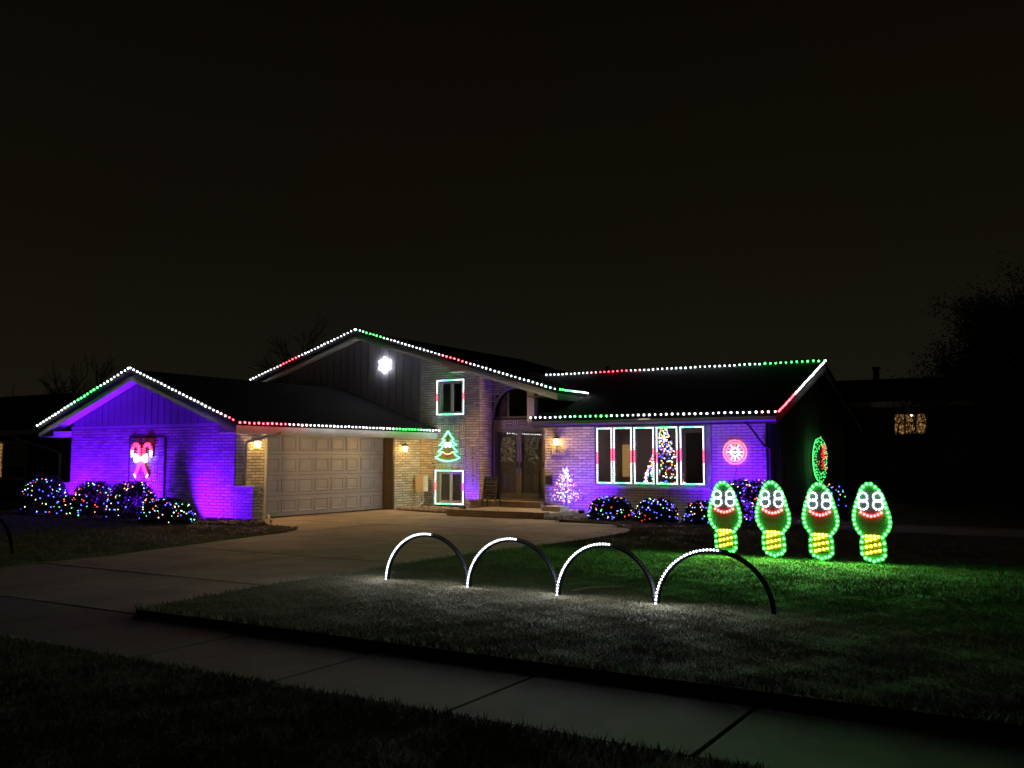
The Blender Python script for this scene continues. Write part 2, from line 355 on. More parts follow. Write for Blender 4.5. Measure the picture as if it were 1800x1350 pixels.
bed('gravel', [(-18.0, 22.75), (-17.2, 22.35), (-15.6, 21.9), (-14.97, 21.6), (-14.97, 23.4), (-15.7, 23.85), (-18, 23.95)], .015, 'soil', 'small pinkish gravel bed below the basement window and meter box', 'gravel', 2600, .034, 'gravel', .015)
bed('leaf_litter', [(-16.3, 15.72), (-17.2, 15.2), (-18.6, 14.66), (-21, 14.62), (-24, 14.76), (-26, 15.2), (-26.4, 16.3), (-17.0, 16.3), (-16.6, 16.1)], .02, 'soil', 'dead leaves and mulch under the shrubs by the garage wall', 'mulch', 4200, .05, 'leaf_litter', .02)

# ------------------------------------------------------------------ the house
house = thing('house', 'pale brick split-level house with attached side-entry garage and lit rooflines', 'house', (-16, 24, 0))
BR = []          # all bricks: (axis, plane, ua, ub, za, zb, wall)
CH = .0765; BL = .27
def wall(name, axis, c, u0, u1, z0, z1, holes=(), th=.2, mat='mortar', poly_top=None):
    """A wall slab with real openings; bricks are laid on it later."""
    m = MB(); us = sorted({u0, u1, *[h[0] for h in holes], *[h[1] for h in holes]}); zs = sorted({z0, z1, *[h[2] for h in holes], *[h[3] for h in holes]})
    us = [u for u in us if u0 <= u <= u1]; zs = [z for z in zs if z0 <= z <= z1]
    for a, b in zip(us[:-1], us[1:]):
        for d, e in zip(zs[:-1], zs[1:]):
            if any(h[0] < (a+b)/2 < h[1] and h[2] < (d+e)/2 < h[3] for h in holes): continue
            if axis == 'Y': m.box(a, b, c, c+th, d, e)
            else: m.box(c-th, c, a, b, d, e)
    if poly_top:
        P = [((u, c, z) if axis == 'Y' else (c, u, z)) for u, z in poly_top]; m.prism(P, (0, th, 0) if axis == 'Y' else (-th, 0, 0))
    return obj(name, m, mat, house)
def lay(w, axis, c, u0, u1, z0, z1, holes=(), inside=None, bl=BL, ch=CH, off=0):
    z = z0; k = off
    while z < z1-.02:
        zt = min(z+ch, z1); zm = (z+zt)/2; spans = [(u0, u1)]
        for h in holes:
            if h[2] < zm < h[3]:
                ns = []
                for a, b in spans:
                    if h[0] > a: ns.append((a, min(b, h[0])))
                    if h[1] < b: ns.append((max(a, h[1]), b))
                spans = [s for s in ns if s[1]-s[0] > .03]
        for a, b in spans:
            u = math.floor((a-u0)/bl)*bl+u0-(bl/2 if k % 2 else 0)
            while u < b:
                p, q = max(u, a), min(u+bl, b)
                if q-p > .04 and (inside is None or inside((p+q)/2, zm)): BR.append((axis, c, p+.0065, q-.0065, z+.0075, zt-.0075, w))
                u += bl
        z = zt; k += 1
def basket(w, axis, c, u0, u1, z0, z1, inside=None, sq=.2295):
    nu = max(1, round((u1-u0)/sq)); nz_ = max(1, round((z1-z0)/sq)); du = (u1-u0)/nu; dz = (z1-z0)/nz_
    for i in range(nu):
        for j in range(nz_):
            for k in range(3):
                a, b, d, e = u0+i*du, u0+(i+1)*du, z0+j*dz, z0+(j+1)*dz
                if (i+j) % 2: a, b = a+k*du/3, a+(k+1)*du/3
                else: d, e = d+k*dz/3, d+(k+1)*dz/3
                if inside is None or inside((a+b)/2, (d+e)/2): BR.append((axis, c, a+.010, b-.010, d+.010, e-.010, w))

# garage -------------------------------------------------------
YF = 16.34; XG = -18.0
BASK = (-22.08, -20.67, .46, 2.12)
w = wall('wall', 'Y', YF, -24.7, -18.0, 0, 2.37)
lay(w, 'Y', YF, -24.7, -18.0, .0, 2.36, [BASK]); basket(w, 'Y', YF, *BASK)
wall('wall', 'Y', YF+.02, -24.7, -18.02, 2.37, 2.45, poly_top=[(-24.6, 2.452), (-18.06, 2.452), (-21.33, 3.70)], mat='siding_back')
obj('panel_border', MB().box(BASK[0]-.03, BASK[0]-.004, YF-.022, YF, BASK[2], BASK[3]).box(BASK[1]+.004, BASK[1]+.03, YF-.022, YF, BASK[2], BASK[3]).box(BASK[0]-.03, BASK[1]+.03, YF-.024, YF, BASK[3]+.004, BASK[3]+.03), 'mortar', house)
DOOR = (17.42, 22.62, 0, 2.26)
w = wall('wall', 'X', XG, YF+.201, 24.0, 0, 2.40, [DOOR])
obj('wall', MB().box(-18.2, -18.001, YF+.2005, YF+.2008, 0, 2.40), 'mortar', house)
lay(w, 'X', XG, YF, 17.38, 0, 2.38); lay(w, 'X', XG, 22.66, 23.98, 0, 2.38)
wall('wall', 'X', -24.5, YF+.2, 24, 0, 2.4, mat='siding_back')
# low wing walls
for (xa, xb, yb, zt) in ((-18.0, -17.34, YF+.30, .83), (-25.2, -24.7, YF+.30, .82)):
    w = obj('wing_wall', MB().box(xa+.002, xb-.014, YF, yb, 0, zt), 'mortar', house)
    lay(w, 'Y', YF, xa, xb, 0, zt); lay(w, 'X', xb-.014, YF, yb, 0, zt)
    obj('coping', MB().box(xa-.01 if xa < -24 else xa+.014, xb+.02, YF-.03, yb+.02, zt+.001, zt+.045), 'trim', house)
# siding planks of a gable: each plank a trapezoid under the rake
def planks(y, xa, xb, wd, zlow, ztop, mat, gap=.036):
    x = xa
    while x < xb-.02:
        a, b = x+gap/2, min(x+wd, xb)-gap/2; zl = [zlow(a), zlow(b)]; zt = [ztop(a), ztop(b)]
        if zt[0]-zl[0] > .03 or zt[1]-zl[1] > .03:
            P = [(a, y, zl[0]), (b, y, zl[1]), (b, y, max(zt[1], zl[1]+.005)), (a, y, max(zt[0], zl[0]+.005))]
            if a < -21.33 < b and abs(y-YF) < .5: P.insert(3, (-21.33, y, ztop(-21.33)))
            if a < -20.2 < b and y > 20: P.insert(3, (-20.2, y, ztop(-20.2)))
            obj('plank', MB().prism([(a_, b_-.012, c_) for a_, b_, c_ in P], (0, .042, 0)), mat, house)
        x += wd
GS = (3.86-2.42)/3.99       # garage roof pitch
gtop = lambda x: 3.745-GS*abs(x+21.33)
planks(YF-.012, -24.62, -18.04, .262, lambda x: 2.47, gtop, 'siding_garage')
obj('frieze_board', MB().box(-24.7, -18.0, YF-.026, YF+.03, 2.372, 2.462), 'trim', house)

def roof_slab(name, pts, th=.10, mat='shingle', par=None): return obj(name, MB().prism(pts, (0, 0, -th)), mat, par or house)
Zr, Ze = 3.90, 2.46
gr = roof_slab('roof', [(-21.33, 15.70, Zr), (-17.32, 15.70, Ze), (-17.32, 24.02, Ze), (-21.33, 24.02, Zr)])
roof_slab('roof', [(-25.34, 15.70, Ze), (-21.332, 15.70, Zr), (-21.332, 24.02, Zr), (-25.34, 24.02, Ze)])
# rake boards, soffits, fascia
def rake(xa, za, xb, zb, y, drop=.20, mat='trim', th=.035):
    return obj('rake_board', MB().prism([(xa, y, za), (xb, y, zb), (xb, y, zb-drop), (xa, y, za-drop)], (0, th, 0)), mat, house)
rake(-25.34, Ze-.10, -21.335, Zr-.10, 15.735); rake(-21.325, Zr-.10, -17.32, Ze-.10, 15.735)
def soffit(xa, za, xb, zb, ya, yb): return obj('soffit', MB().prism([(xa, ya, za), (xb, ya, zb), (xb, yb, zb), (xa, yb, za)], (0, 0, -.02)), 'soffit', house)
soffit(-25.30, Ze-.115, -21.335, Zr-.115, 15.775, YF-.03); soffit(-21.325, Zr-.115, -17.36, Ze-.115, 15.775, YF-.03)
obj('fascia', MB().box(-17.36, -17.325, 15.772, 24.0, Ze-.30, Ze-.11), 'trim', house)
obj('fascia', MB().box(-25.335, -25.30, 15.772, 24.0, Ze-.30, Ze-.11), 'trim', house)
obj('soffit', MB().box(-17.99, -17.362, YF-.02, 23.97, Ze-.15, Ze-.13), 'soffit', house)
obj('eave_return', MB().box(-25.29, -24.72, 15.78, YF+.3, Ze-.28, Ze-.14), 'soffit', house)
obj('eave_return', MB().box(-17.985, -17.365, 15.78, YF-.035, Ze-.28, Ze-.152), 'soffit', house)
# garage door with raised panels
gx = -18.36
gd = obj('garage_door', MB().box(gx-.05, gx, 17.42, 22.60, .02, 2.27), 'garage_door', house)
cols = [(17.68, 18.20), (18.29, 18.84), (18.94, 19.48), (19.58, 20.12), (20.23, 20.76), (20.87, 21.39), (21.50, 22.02), (22.12, 22.52)]
rows = [(1.76, 2.16), (1.20, 1.58), (.65, 1.02), (.11, .47)]
for ya, yb in cols:
    for za, zb in rows:
        i = .035; j = .065
        m = MB(); q = lambda d, o: [(gx+o, ya+d, za+d), (gx+o, yb-d, za+d), (gx+o, yb-d, zb-d), (gx+o, ya+d, zb-d)]
        m.add(q(0, .0015)+q(.012, .018)+q(i, .018)+q(j, .004)+q(j+.02, .012), [])
        for k in range(4):
            for s_ in range(4): m.f.append((k*4+s_, k*4+(s_+1) % 4, (k+1)*4+(s_+1) % 4, (k+1)*4+s_))
        m.f.append((16, 17, 18, 19)); obj('panel', m, 'garage_door', gd)
for z in (1.67, 1.11, .56): obj('section_joint', MB().box(gx, gx+.003, 17.42, 22.60, z-.006, z+.006), 'garage_jamb', gd)
obj('handle', MB().tube([(gx+.004, 20.16, .84), (gx+.05, 20.16, .84)], .014).box(gx+.045, gx+.06, 20.08, 20.24, .83, .85).box(gx+.001, gx+.008, 20.12, 20.20, .79, .89), 'grey_metal', gd)
obj('door_jamb', MB().box(-18.42, -18.002, 22.60, 22.655, 0, 2.26), 'garage_jamb', house)
obj('door_jamb', MB().box(-18.42, -18.002, 17.385, 17.42, 0, 2.26), 'trim', house)
obj('door_header', MB().box(-18.42, -17.985, 17.30, 22.72, 2.262, 2.325).box(-18.05, -17.985, 17.30, 22.72, 2.20, 2.262), 'trim', house)
obj('corner_trim', MB().box(-18.03, -17.975, 17.30, 17.384, 0, 2.262), 'trim', house)

# main block ---------------------------------------------------
YM = 24.0; MS = .2985; MZ = 5.74
mtop = lambda x: MZ-.16-MS*abs(x+20.2)
W1 = (-17.28, -16.36, 2.92, 4.00); W2 = (-17.32, -16.36, .15, 1.16)
w = wall('wall', 'Y', YM, -18.2, -15.90, 0, 4.2, [W1, W2], poly_top=[(-18.2, 4.2), (-15.9, 4.2), (-15.9, mtop(-15.9)+.1), (-18.2, mtop(-18.2)+.1)])
BK2 = (-17.55, -16.28, 1.40, 2.86)
lay(w, 'Y', YM, -18.0, -16.2, 0, 4.95, [(W1[0]-.04, W1[1]+.04, W1[2]-.04, W1[3]+.04), (W2[0]-.04, W2[1]+.04, 0, W2[3]+.04), BK2, (W2[0]-.1, W2[1]+.08, W2[3]+.04, 1.40)], inside=lambda u, z: z < mtop(u)-.02)
basket(w, 'Y', YM, *BK2)
for i in range(15):     # soldier course over the basement window
    a = W2[0]-.1+i*.0765; BR.append(('Y', YM, a+.006, a+.0705, W2[3]+.05, 1.395, w))
w = wall('pier', 'Y', 23.9, -16.2, -15.70, 0, 4.20, th=.72, poly_top=[(-16.2, 4.2), (-15.7, 4.2), (-15.7, mtop(-15.7)), (-16.2, mtop(-16.2))])
lay(w, 'Y', 23.9, -16.2, -15.70, 0, 4.3, inside=lambda u, z: z < mtop(u)-.05); lay(w, 'X', -15.70, 23.9, 24.62, 0, 4.2)
# gable siding of the main block
wall('wall', 'Y', YM+.02, -27.0, -18.0, 0, 3.6, poly_top=[(-27, 3.6), (-18, 3.6), (-18, mtop(-18)), (-20.2, mtop(-20.2)), (-27, mtop(-27)+.08)], mat='siding_back')
groof = lambda x: Zr-GS*abs(x+21.33)-.02
planks(YM-.012, -26.8, -17.98, .30, lambda x: max(groof(x), 2.3), mtop, 'siding_main', gap=.03)
# entrance wall with door opening and round-headed window
YE = 24.65; DR = (-15.60, -13.86, .33, 2.47); AC = (-14.83, 2.80, .82, .92)
in_arch = lambda u, z, m=0: z > AC[1]-m*.2 and ((u-AC[0])/(AC[2]+m))**2+((z-AC[1])/(AC[3]+m))**2 < 1
w = wall('entrance_wall', 'Y', YE, -15.70, -13.0, 0, 2.80, [DR], th=.15)
ap = [(AC[0]+AC[2]*math.cos(math.pi*k/24), AC[1]+AC[3]*math.sin(math.pi*k/24)) for k in range(25)]
arch_top = MB()
for (pa, pb) in zip(ap[:-1], ap[1:]):
    arch_top.prism([(pb[0], YE, pb[1]), (pa[0], YE, pa[1]), (pa[0], YE, mtop(pa[0])), (pb[0], YE, mtop(pb[0]))], (0, .15, 0))
obj('arch_wall', arch_top, 'mortar', house)
obj('arch_wall', MB().box(-15.70, ap[-1][0], YE, YE+.15, 2.801, 4.2).box(ap[0][0], -13.76, YE, YE+.15, 2.801, 3.6), 'mortar', house)
lay(w, 'Y', YE, -15.70, -13.0, .3, 2.49, [(DR[0]-.06, DR[1]+.06, 0, DR[3]+.04)])
basket(w, 'Y', YE, -15.66, -13.36, 2.515, 2.745)
lay(w, 'Y', YE, -15.70, -13.76, 2.76, 4.3, inside=lambda u, z: not in_arch(u, z, .07) and z < mtop(u)-.03)
arch_in = MB()
for k in range(24):
    (x0, z0), (x1, z1) = ap[k], ap[k+1]; s0 = 1+.05/AC[2]
    X0, Z0, X1, Z1 = AC[0]+(x0-AC[0])*s0, AC[1]+(z0-AC[1])*s0, AC[0]+(x1-AC[0])*s0, AC[1]+(z1-AC[1])*s0
    arch_in.prism([(x0, YE-.035, z0), (X0, YE-.035, Z0), (X1, YE-.035, Z1), (x1, YE-.035, z1)], (0, .18, 0))
aw = obj('arched_window', arch_in, 'trim', house)
obj('window_frame', MB().box(AC[0]-AC[2]+.005, AC[0]+AC[2]-.005, YE+.05, YE+.12, 2.802, 2.85).box(AC[0]-.36, AC[0]-.31, YE+.06, YE+.11, 2.85, 3.6), 'storm_frame', aw)
obj('pane', MB().prism([(x_, YE+.10, z_) for x_, z_ in ap], (0, .006, 0)), 'glass_dark', aw)
# entrance hall behind the arched window
obj('hall_wall', MB().box(-15.7, -13.1, 27.2, 27.3, .3, 3.4).box(-15.75, -15.7, 24.8, 27.2, .3, 4.0).box(-13.1, -13.05, 25.3, 27.2, .3, 3.2), 'room_wall', house)
# front doors: two storm doors over panelled doors with leaded glass
obj('door_frame', MB().box(DR[0]-.05, DR[0], YE-.03, YE+.1, .33, DR[3]+.05).box(DR[1], DR[1]+.05, YE-.03, YE+.1, .33, DR[3]+.05).box(DR[0], DR[1], YE-.03, YE+.1, DR[3], DR[3]+.05), 'trim', house)
obj('door_sill', MB().box(DR[0]-.05, DR[1]+.05, YE-.08, YE+.1, .302, .33), 'trim', house)
mid = (DR[0]+DR[1])/2
for i, (xa, xb) in enumerate(((DR[0]+.005, mid-.006), (mid+.006, DR[1]-.005))):
    za, zb = .335, DR[3]-.005
    d = obj('storm_door', MB().box(xa, xa+.085, YE+.005, YE+.04, za, zb).box(xb-.085, xb, YE+.005, YE+.04, za, zb).box(xa+.085, xb-.085, YE+.005, YE+.04, za, za+.16).box(xa+.085, xb-.085, YE+.005, YE+.04, zb-.10, zb), 'storm_frame', house)
    obj('pane', MB().box(xa+.085, xb-.085, YE+.02, YE+.026, za+.16, zb-.10), 'glass', d)
    hx = xb-.05 if i == 0 else xa+.05
    obj('handle', MB().tube([(hx, YE+.004, 1.27), (hx, YE-.03, 1.27), (hx, YE-.03, 1.41), (hx, YE+.004, 1.41)], .008).box(hx-.02, hx+.02, YE-.002, YE+.004, 1.24, 1.45), 'black_metal', d)
    f = obj('entry_door', MB().box(xa, xb, YE+.07, YE+.115, za, zb), 'door_wood', house)
    c_ = (xa+xb)/2; pw = (xb-xa)/2-.16
    P = [(c_-pw, 1.42), (c_+pw, 1.42), (c_+pw, 2.02)]+[(c_+pw*math.cos(math.pi*k/10), 2.02+.20*math.sin(math.pi*k/10)) for k in range(1, 10)]+[(c_-pw, 2.02)]
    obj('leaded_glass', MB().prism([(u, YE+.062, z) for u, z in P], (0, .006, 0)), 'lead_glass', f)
    gl = [(u, YE+.058, z) for u, z in P]; obj('glass_moulding', MB().tube(gl+[gl[0]], .012, 6), 'door_wood', f)
    obj('caming', MB().tube([(c_-pw*.6, YE+.06, 1.45), (c_-pw*.2, YE+.06, 1.8), (c_, YE+.06, 2.12), (c_+pw*.2, YE+.06, 1.8), (c_+pw*.6, YE+.06, 1.45)], .005, 5).tube([(c_-pw*.8, YE+.06, 2.0), (c_, YE+.06, 1.62), (c_+pw*.8, YE+.06, 2.0)], .005, 5), 'grey_metal', f)
    for s_ in (-1, 1):
        for (z0, z1) in ((.50, 1.12),):
            a, b = c_+s_*pw*.52-pw*.4, c_+s_*pw*.52+pw*.4; y = YE+.07
            obj('door_panel', MB().add([(a, y, z0), (b, y, z0), (b, y, z1), (a, y, z1), (a+.03, y-.014, z0+.03), (b-.03, y-.014, z0+.03), (b-.03, y-.014, z1-.03), (a+.03, y-.014, z1-.03)], [(0,1,5,4),(1,2,6,5),(2,3,7,6),(3,0,4,7),(4,5,6,7)]), 'door_wood', f)
# right side wall of the raised block, post and beam
obj('wall', MB().box(-13.9, -13.75, 23.95, 30, 2.6, 3.42), 'siding_back', house)
obj('post', MB().box(-13.90, -13.66, 23.72, 23.948, 2.62, 3.52), 'trim', house)
roof_m = [(-20.2, 23.36, MZ), (-12.72, 23.36, MZ-MS*7.48), (-12.72, 34, MZ-MS*7.48), (-20.2, 34, MZ)]
roof_slab('roof', roof_m); roof_slab('roof', [(-27.7, 23.36, MZ-MS*7.5), (-20.202, 23.36, MZ), (-20.202, 34, MZ), (-27.7, 34, MZ-MS*7.5)])
rake(-27.7, MZ-MS*7.5-.10, -20.205, MZ-.10, 23.395, .19); rake(-20.195, MZ-.10, -12.72, MZ-MS*7.48-.10, 23.395, .19)
soffit(-27.6, MZ-MS*7.4-.115, -20.205, MZ-.115, 23.435, YM-.03); soffit(-20.195, MZ-.115, -15.72, MZ-MS*4.48-.115, 23.435, 23.88); soffit(-15.715, MZ-MS*4.485-.115, -12.76, MZ-MS*7.44-.115, 23.435, YE-.02)
obj('eave_return', MB().box(-16.55, -16.05, 23.45, 23.86, 4.20, 4.33), 'trim', house)
obj('fascia', MB().box(-12.76, -12.722, 23.432, 26.5, MZ-MS*7.48-.28, MZ-MS*7.48-.11), 'trim_dark', house)
obj('soffit', MB().prism([(-13.74, 23.44, 3.36), (-12.77, 23.44, 3.36), (-12.77, 26, 3.36), (-13.74, 26, 3.36)], (0, 0, -.02)), 'trim_dark', house)

def window(wr, y, nsash, blinds=(), mat='window_frame', sashw=.05, name='window'):
    x0, x1, z0, z1 = wr
    f = obj(name, MB().box(x0, x0+.045, y+.02, y+.12, z0, z1).box(x1-.045, x1, y+.02, y+.12, z0, z1).box(x0+.045, x1-.045, y+.02, y+.12, z0, z0+.045).box(x0+.045, x1-.045, y+.02, y+.12, z1-.045, z1), mat, house)
    a = x0+.047; wdt = (x1-x0-.094)/nsash
    for i in range(nsash):
        p, q = a+i*wdt+.002, a+(i+1)*wdt-.002; b, t = z0+.047, z1-.047
        obj('sash', MB().box(p, p+sashw, y+.035, y+.085, b, t).box(q-sashw, q, y+.035, y+.085, b, t).box(p+sashw, q-sashw, y+.035, y+.085, b, b+sashw).box(p+sashw, q-sashw, y+.035, y+.085, t-sashw, t), mat, f)
        obj('pane', MB().box(p+sashw, q-sashw, y+.058, y+.064, b+sashw, t-sashw), 'glass', f)
        if i in blinds:
            m = MB(); z = b+sashw
            while z < t-sashw: m.add([(p+sashw, y+.10, z), (q-sashw, y+.10, z), (q-sashw, y+.117, z+.022), (p+sashw, y+.117, z+.022)], [(0,1,2,3)]); z += .032
            obj('blind', m, 'blind', f)
    return f
window(W1, YM, 2, (0,)); window(W2, YM, 2, (0, 1))
for ww in (W1, W2):
    obj('window_surround', MB().box(ww[0]-.04, ww[0]-.002, YM-.03, YM+.05, ww[2]-.04, ww[3]+.04).box(ww[1]+.002, ww[1]+.04, YM-.03, YM+.05, ww[2]-.04, ww[3]+.04).box(ww[0]-.002, ww[1]+.002, YM-.03, YM+.05, ww[3]+.002, ww[3]+.04).box(ww[0]-.002, ww[1]+.002, YM-.05, YM+.05, ww[2]-.04, ww[2]-.002), 'trim', house)
    obj('dark_room', MB().box(ww[0], ww[1], YM+.9, YM+1, ww[2]-.3, ww[3]+.3), 'room_dark', house)

# wing with the bow window --------------------------------------
YW = 23.6; WB = (-11.60, -8.36, .80, 2.50)
w = wall('wall', 'Y', YW, -13.24, -6.80, 0, 2.58, [WB])
lay(w, 'Y', YW, -13.24, -6.80, 0, 2.55, [(WB[0]-.03, WB[1]+.12, WB[2]-.03, 2.56)])
obj('wall', MB().box(-13.24, -13.04, YW+.2, 25.2, 0, 2.58), 'mortar', house)
SW = wall('wall', 'X', -6.80, YW+.201, 32.8, 0, 2.58, poly_top=[(YW+.2, 2.58), (32.8, 2.58), (28.2, 4.18)], mat='siding_end')
y = YW+.21          # vertical boards on the dark end wall
while y < 32.6:
    b = min(y+.3, 32.8); t = lambda q: 4.13-abs(q-28.2)*.328
    P = [(-6.80, y+.012, .25), (-6.80, b-.012, .25), (-6.80, b-.012, t(b-.012)), (-6.80, y+.012, t(y+.012))]
    if y < 28.2 < b: P.insert(3, (-6.8, 28.2, 4.13))
    obj('plank', MB().prism(P, (.025, 0, 0)), 'siding_end', house); y += .3
WZ0, WZ1 = 2.70, 4.40
obj('roof', MB().prism([(-13.3, 22.96, WZ0), (-6.34, 22.96, WZ0), (-6.34, 28.2, WZ1), (-15.9, 28.2, WZ1), (-15.9, 25.4, WZ0+.3244*2.44), (-13.3, 25.4, WZ0+.3244*2.44)], (0, 0, -.10)), 'shingle', house)
roof_slab('roof', [(-15.9, 28.203, WZ1), (-6.34, 28.203, WZ1), (-6.34, 33.44, WZ0), (-15.9, 33.44, WZ0)])
obj('fascia', MB().box(-13.28, -6.36, 22.99, 23.025, WZ0-.28, WZ0-.105), 'trim_dark', house)
obj('gutter', MB().prism([(-13.3, 22.988, WZ0-.10), (-13.3, 22.885, WZ0-.105), (-13.3, 22.885, WZ0-.18), (-13.3, 22.93, WZ0-.23), (-13.3, 22.988, WZ0-.23)], (6.95, 0, 0)), 'trim_dark', house)
obj('soffit', MB().box(-13.26, -6.38, 23.027, YW-.015, WZ0-.165, WZ0-.145), 'soffit', house)
obj('rake_board', MB().prism([(-6.345, 22.99, WZ0-.10), (-6.345, 28.2, WZ1-.10), (-6.345, 28.2, WZ1-.29), (-6.345, 22.99, WZ0-.29)], (-.035, 0, 0)), 'trim_dark', house)
obj('rake_board', MB().prism([(-6.345, 28.203, WZ1-.10), (-6.345, 33.4, WZ0-.10), (-6.345, 33.4, WZ0-.29), (-6.345, 28.203, WZ1-.29)], (-.035, 0, 0)), 'trim_dark', house)
obj('soffit', MB().prism([(-6.78, 23.03, WZ0-.115), (-6.385, 23.03, WZ0-.115), (-6.385, 28.2, WZ1-.115), (-6.78, 28.2, WZ1-.115)], (0, 0, -.02)), 'soffit', house)
# bow window of five casements
PX = [(-11.555, -11.06), (-11.04, -10.47), (-10.43, -9.82), (-9.78, -9.15), (-9.10, -8.41)]
bw = obj('bow_window', MB().box(WB[0], WB[1], YW-.05, YW+.12, WB[2], WB[2]+.06).box(WB[0], WB[1], YW-.02, YW+.12, 2.44, 2.50).box(WB[0], PX[0][0], YW-.02, YW+.12, WB[2]+.06, 2.44).box(PX[4][1], WB[1], YW-.02, YW+.12, WB[2]+.06, 2.44), 'trim_dark', house)
for i in range(4): obj('mullion', MB().box(PX[i][1]+.002, PX[i+1][0]-.002, YW-.018, YW+.11, WB[2]+.062, 2.438), 'trim_dark', bw)
for a, b in PX:
    s_ = .04; z0, z1 = WB[2]+.063, 2.437
    obj('sash', MB().box(a, a+s_, YW+.02, YW+.07, z0, z1).box(b-s_, b, YW+.02, YW+.07, z0, z1).box(a+s_, b-s_, YW+.02, YW+.07, z0, z0+s_).box(a+s_, b-s_, YW+.02, YW+.07, z1-s_, z1), 'trim_dark', bw)
    obj('pane', MB().box(a+s_, b-s_, YW+.045, YW+.051, z0+s_, z1-s_), 'glass', bw)
obj('side_trim', MB().box(-8.355, -8.24, YW-.03, YW+.05, .78, 2.53), 'trim_dark', house)
obj('sill', MB().box(-11.64, -8.30, YW-.052, YW-.014, .755, .796), 'trim', house)
# living room seen through it
obj('living_room', MB().box(-12.9, -7.0, 28.0, 28.1, .3, 2.75).box(-13.0, -12.9, 23.85, 28, .3, 2.75).box(-7.05, -6.99, 23.85, 28, .3, 2.75).box(-12.9, -7.05, 23.85, 28, 2.75, 2.8), 'room_wall', house)
obj('room_floor', MB().box(-12.9, -7.05, 23.82, 28, .28, .34), 'room_floor', house)
obj('dark_doorway', MB().box(-10.6, -9.35, 27.96, 27.995, .34, 2.35), 'room_dark', house)
wbk = obj('lit_back_window', MB().box(-12.78, -12.32, 27.955, 27.96, .95, 2.0), 'warm_window', house)
m = MB(); z = .95
while z < 2.0: m.box(-12.80, -12.30, 27.93, 27.945, z, z+.012); z += .045
obj('blind_slat', m, 'blind', wbk, kind='stuff')
obj('added_ceiling_lamp', MB().lathe([(.0, -.10), (.13, -.08), (.18, 0), (.0, .0)], (-11.3, 26.3, 2.745), 14), 'room_fill_light', house)  # unseen lamp added to brighten the room behind the bow window
# porch slabs
obj('porch_step', MB().box(-14.93, -11.88, 21.12, 23.42, 0, .13), 'step_stone', house)
obj('porch_step', MB().box(-15.68, -13.25, 23.38, 24.64, 0, .30), 'step_stone', house)
obj('step_nosing', MB().box(-14.96, -11.86, 21.09, 21.4, .131, .165), 'step_stone', house)
obj('step_nosing', MB().box(-15.69, -13.25, 23.34, 23.6, .285, .312), 'step_stone', house)
obj('concrete_block', MB().box(-12.62, -12.04, 22.3, 22.8, 0, .26), 'trim', house)

# bricks: the nearest 300 are single objects, the rest one mesh
def brick_geo(br, j):
    ax, c, a, b, d, e, _ = br; t = .013+j; k = .004
    F = lambda u, o, z: (u, c-o, z) if ax == 'Y' else (c+o, u, z)
    V = [F(a, -.004, d), F(b, -.004, d), F(b, -.004, e), F(a, -.004, e), F(a, t-k, d), F(b, t-k, d), F(b, t-k, e), F(a, t-k, e), F(a+k, t, d+k), F(b-k, t, d+k), F(b-k, t, e-k), F(a+k, t, e-k)]
    return V, [(0,1,5,4),(1,2,6,5),(2,3,7,6),(3,0,4,7),(4,5,9,8),(5,6,10,9),(6,7,11,10),(7,4,8,11),(8,9,10,11)]
def bscore(br):
    ax, c, a, b, d, e, _ = br; u = (a+b)/2; p = (u, c) if ax == 'Y' else (c, u); L = math.hypot(*p)
    vis = abs(p[1] if ax == 'Y' else p[0])/L
    hid = 1 if ax == 'Y' and c < 17 and (d < .6 and u < -18.8) else 0
    return hid, -(b-a)*vis/L*(e-d)/L
BR.sort(key=bscore); rest = MB(); UB = {}
def unit_brick():
    m = MB(); V, Fq = brick_geo(('Y', 0, -.5, .5, -.5, .5, None), 0)
    # unit brick: length 1, height 1, depth in metres
    k1, k2 = .016, .06
    V = [(-.5,.004,-.5),(.5,.004,-.5),(.5,.004,.5),(-.5,.004,.5),(-.5,-.009,-.5),(.5,-.009,-.5),(.5,-.009,.5),(-.5,-.009,.5),(-.5+k1,-.013,-.5+k2),(.5-k1,-.013,-.5+k2),(.5-k1,-.013,.5-k2),(-.5+k1,-.013,.5-k2)]
    return mesh_of('brick', m.__class__().add(V, Fq))
ubm = unit_brick(); ubm.materials.append(MT['brick'])
for i, br in enumerate(BR):
    if i < 300:
        ax, c, a, b, d, e, w = br; o = bpy.data.objects.new('brick', ubm); COL.objects.link(o); o.parent = w
        u, z = (a+b)/2, (d+e)/2; o.location = (u, c, z) if ax == 'Y' else (c, u, z)
        o.rotation_euler = (rnd.gauss(0, .012), rnd.gauss(0, .003), (0 if ax == 'Y' else R(90))+rnd.gauss(0, .012)); o.scale = (b-a, 1+rnd.uniform(-.2, .35), e-d)
    else:
        V, F_ = brick_geo(br, rnd.uniform(-.003, .005)); rest.add(V, F_)
obj('brick', rest, 'brick', house, kind='stuff')

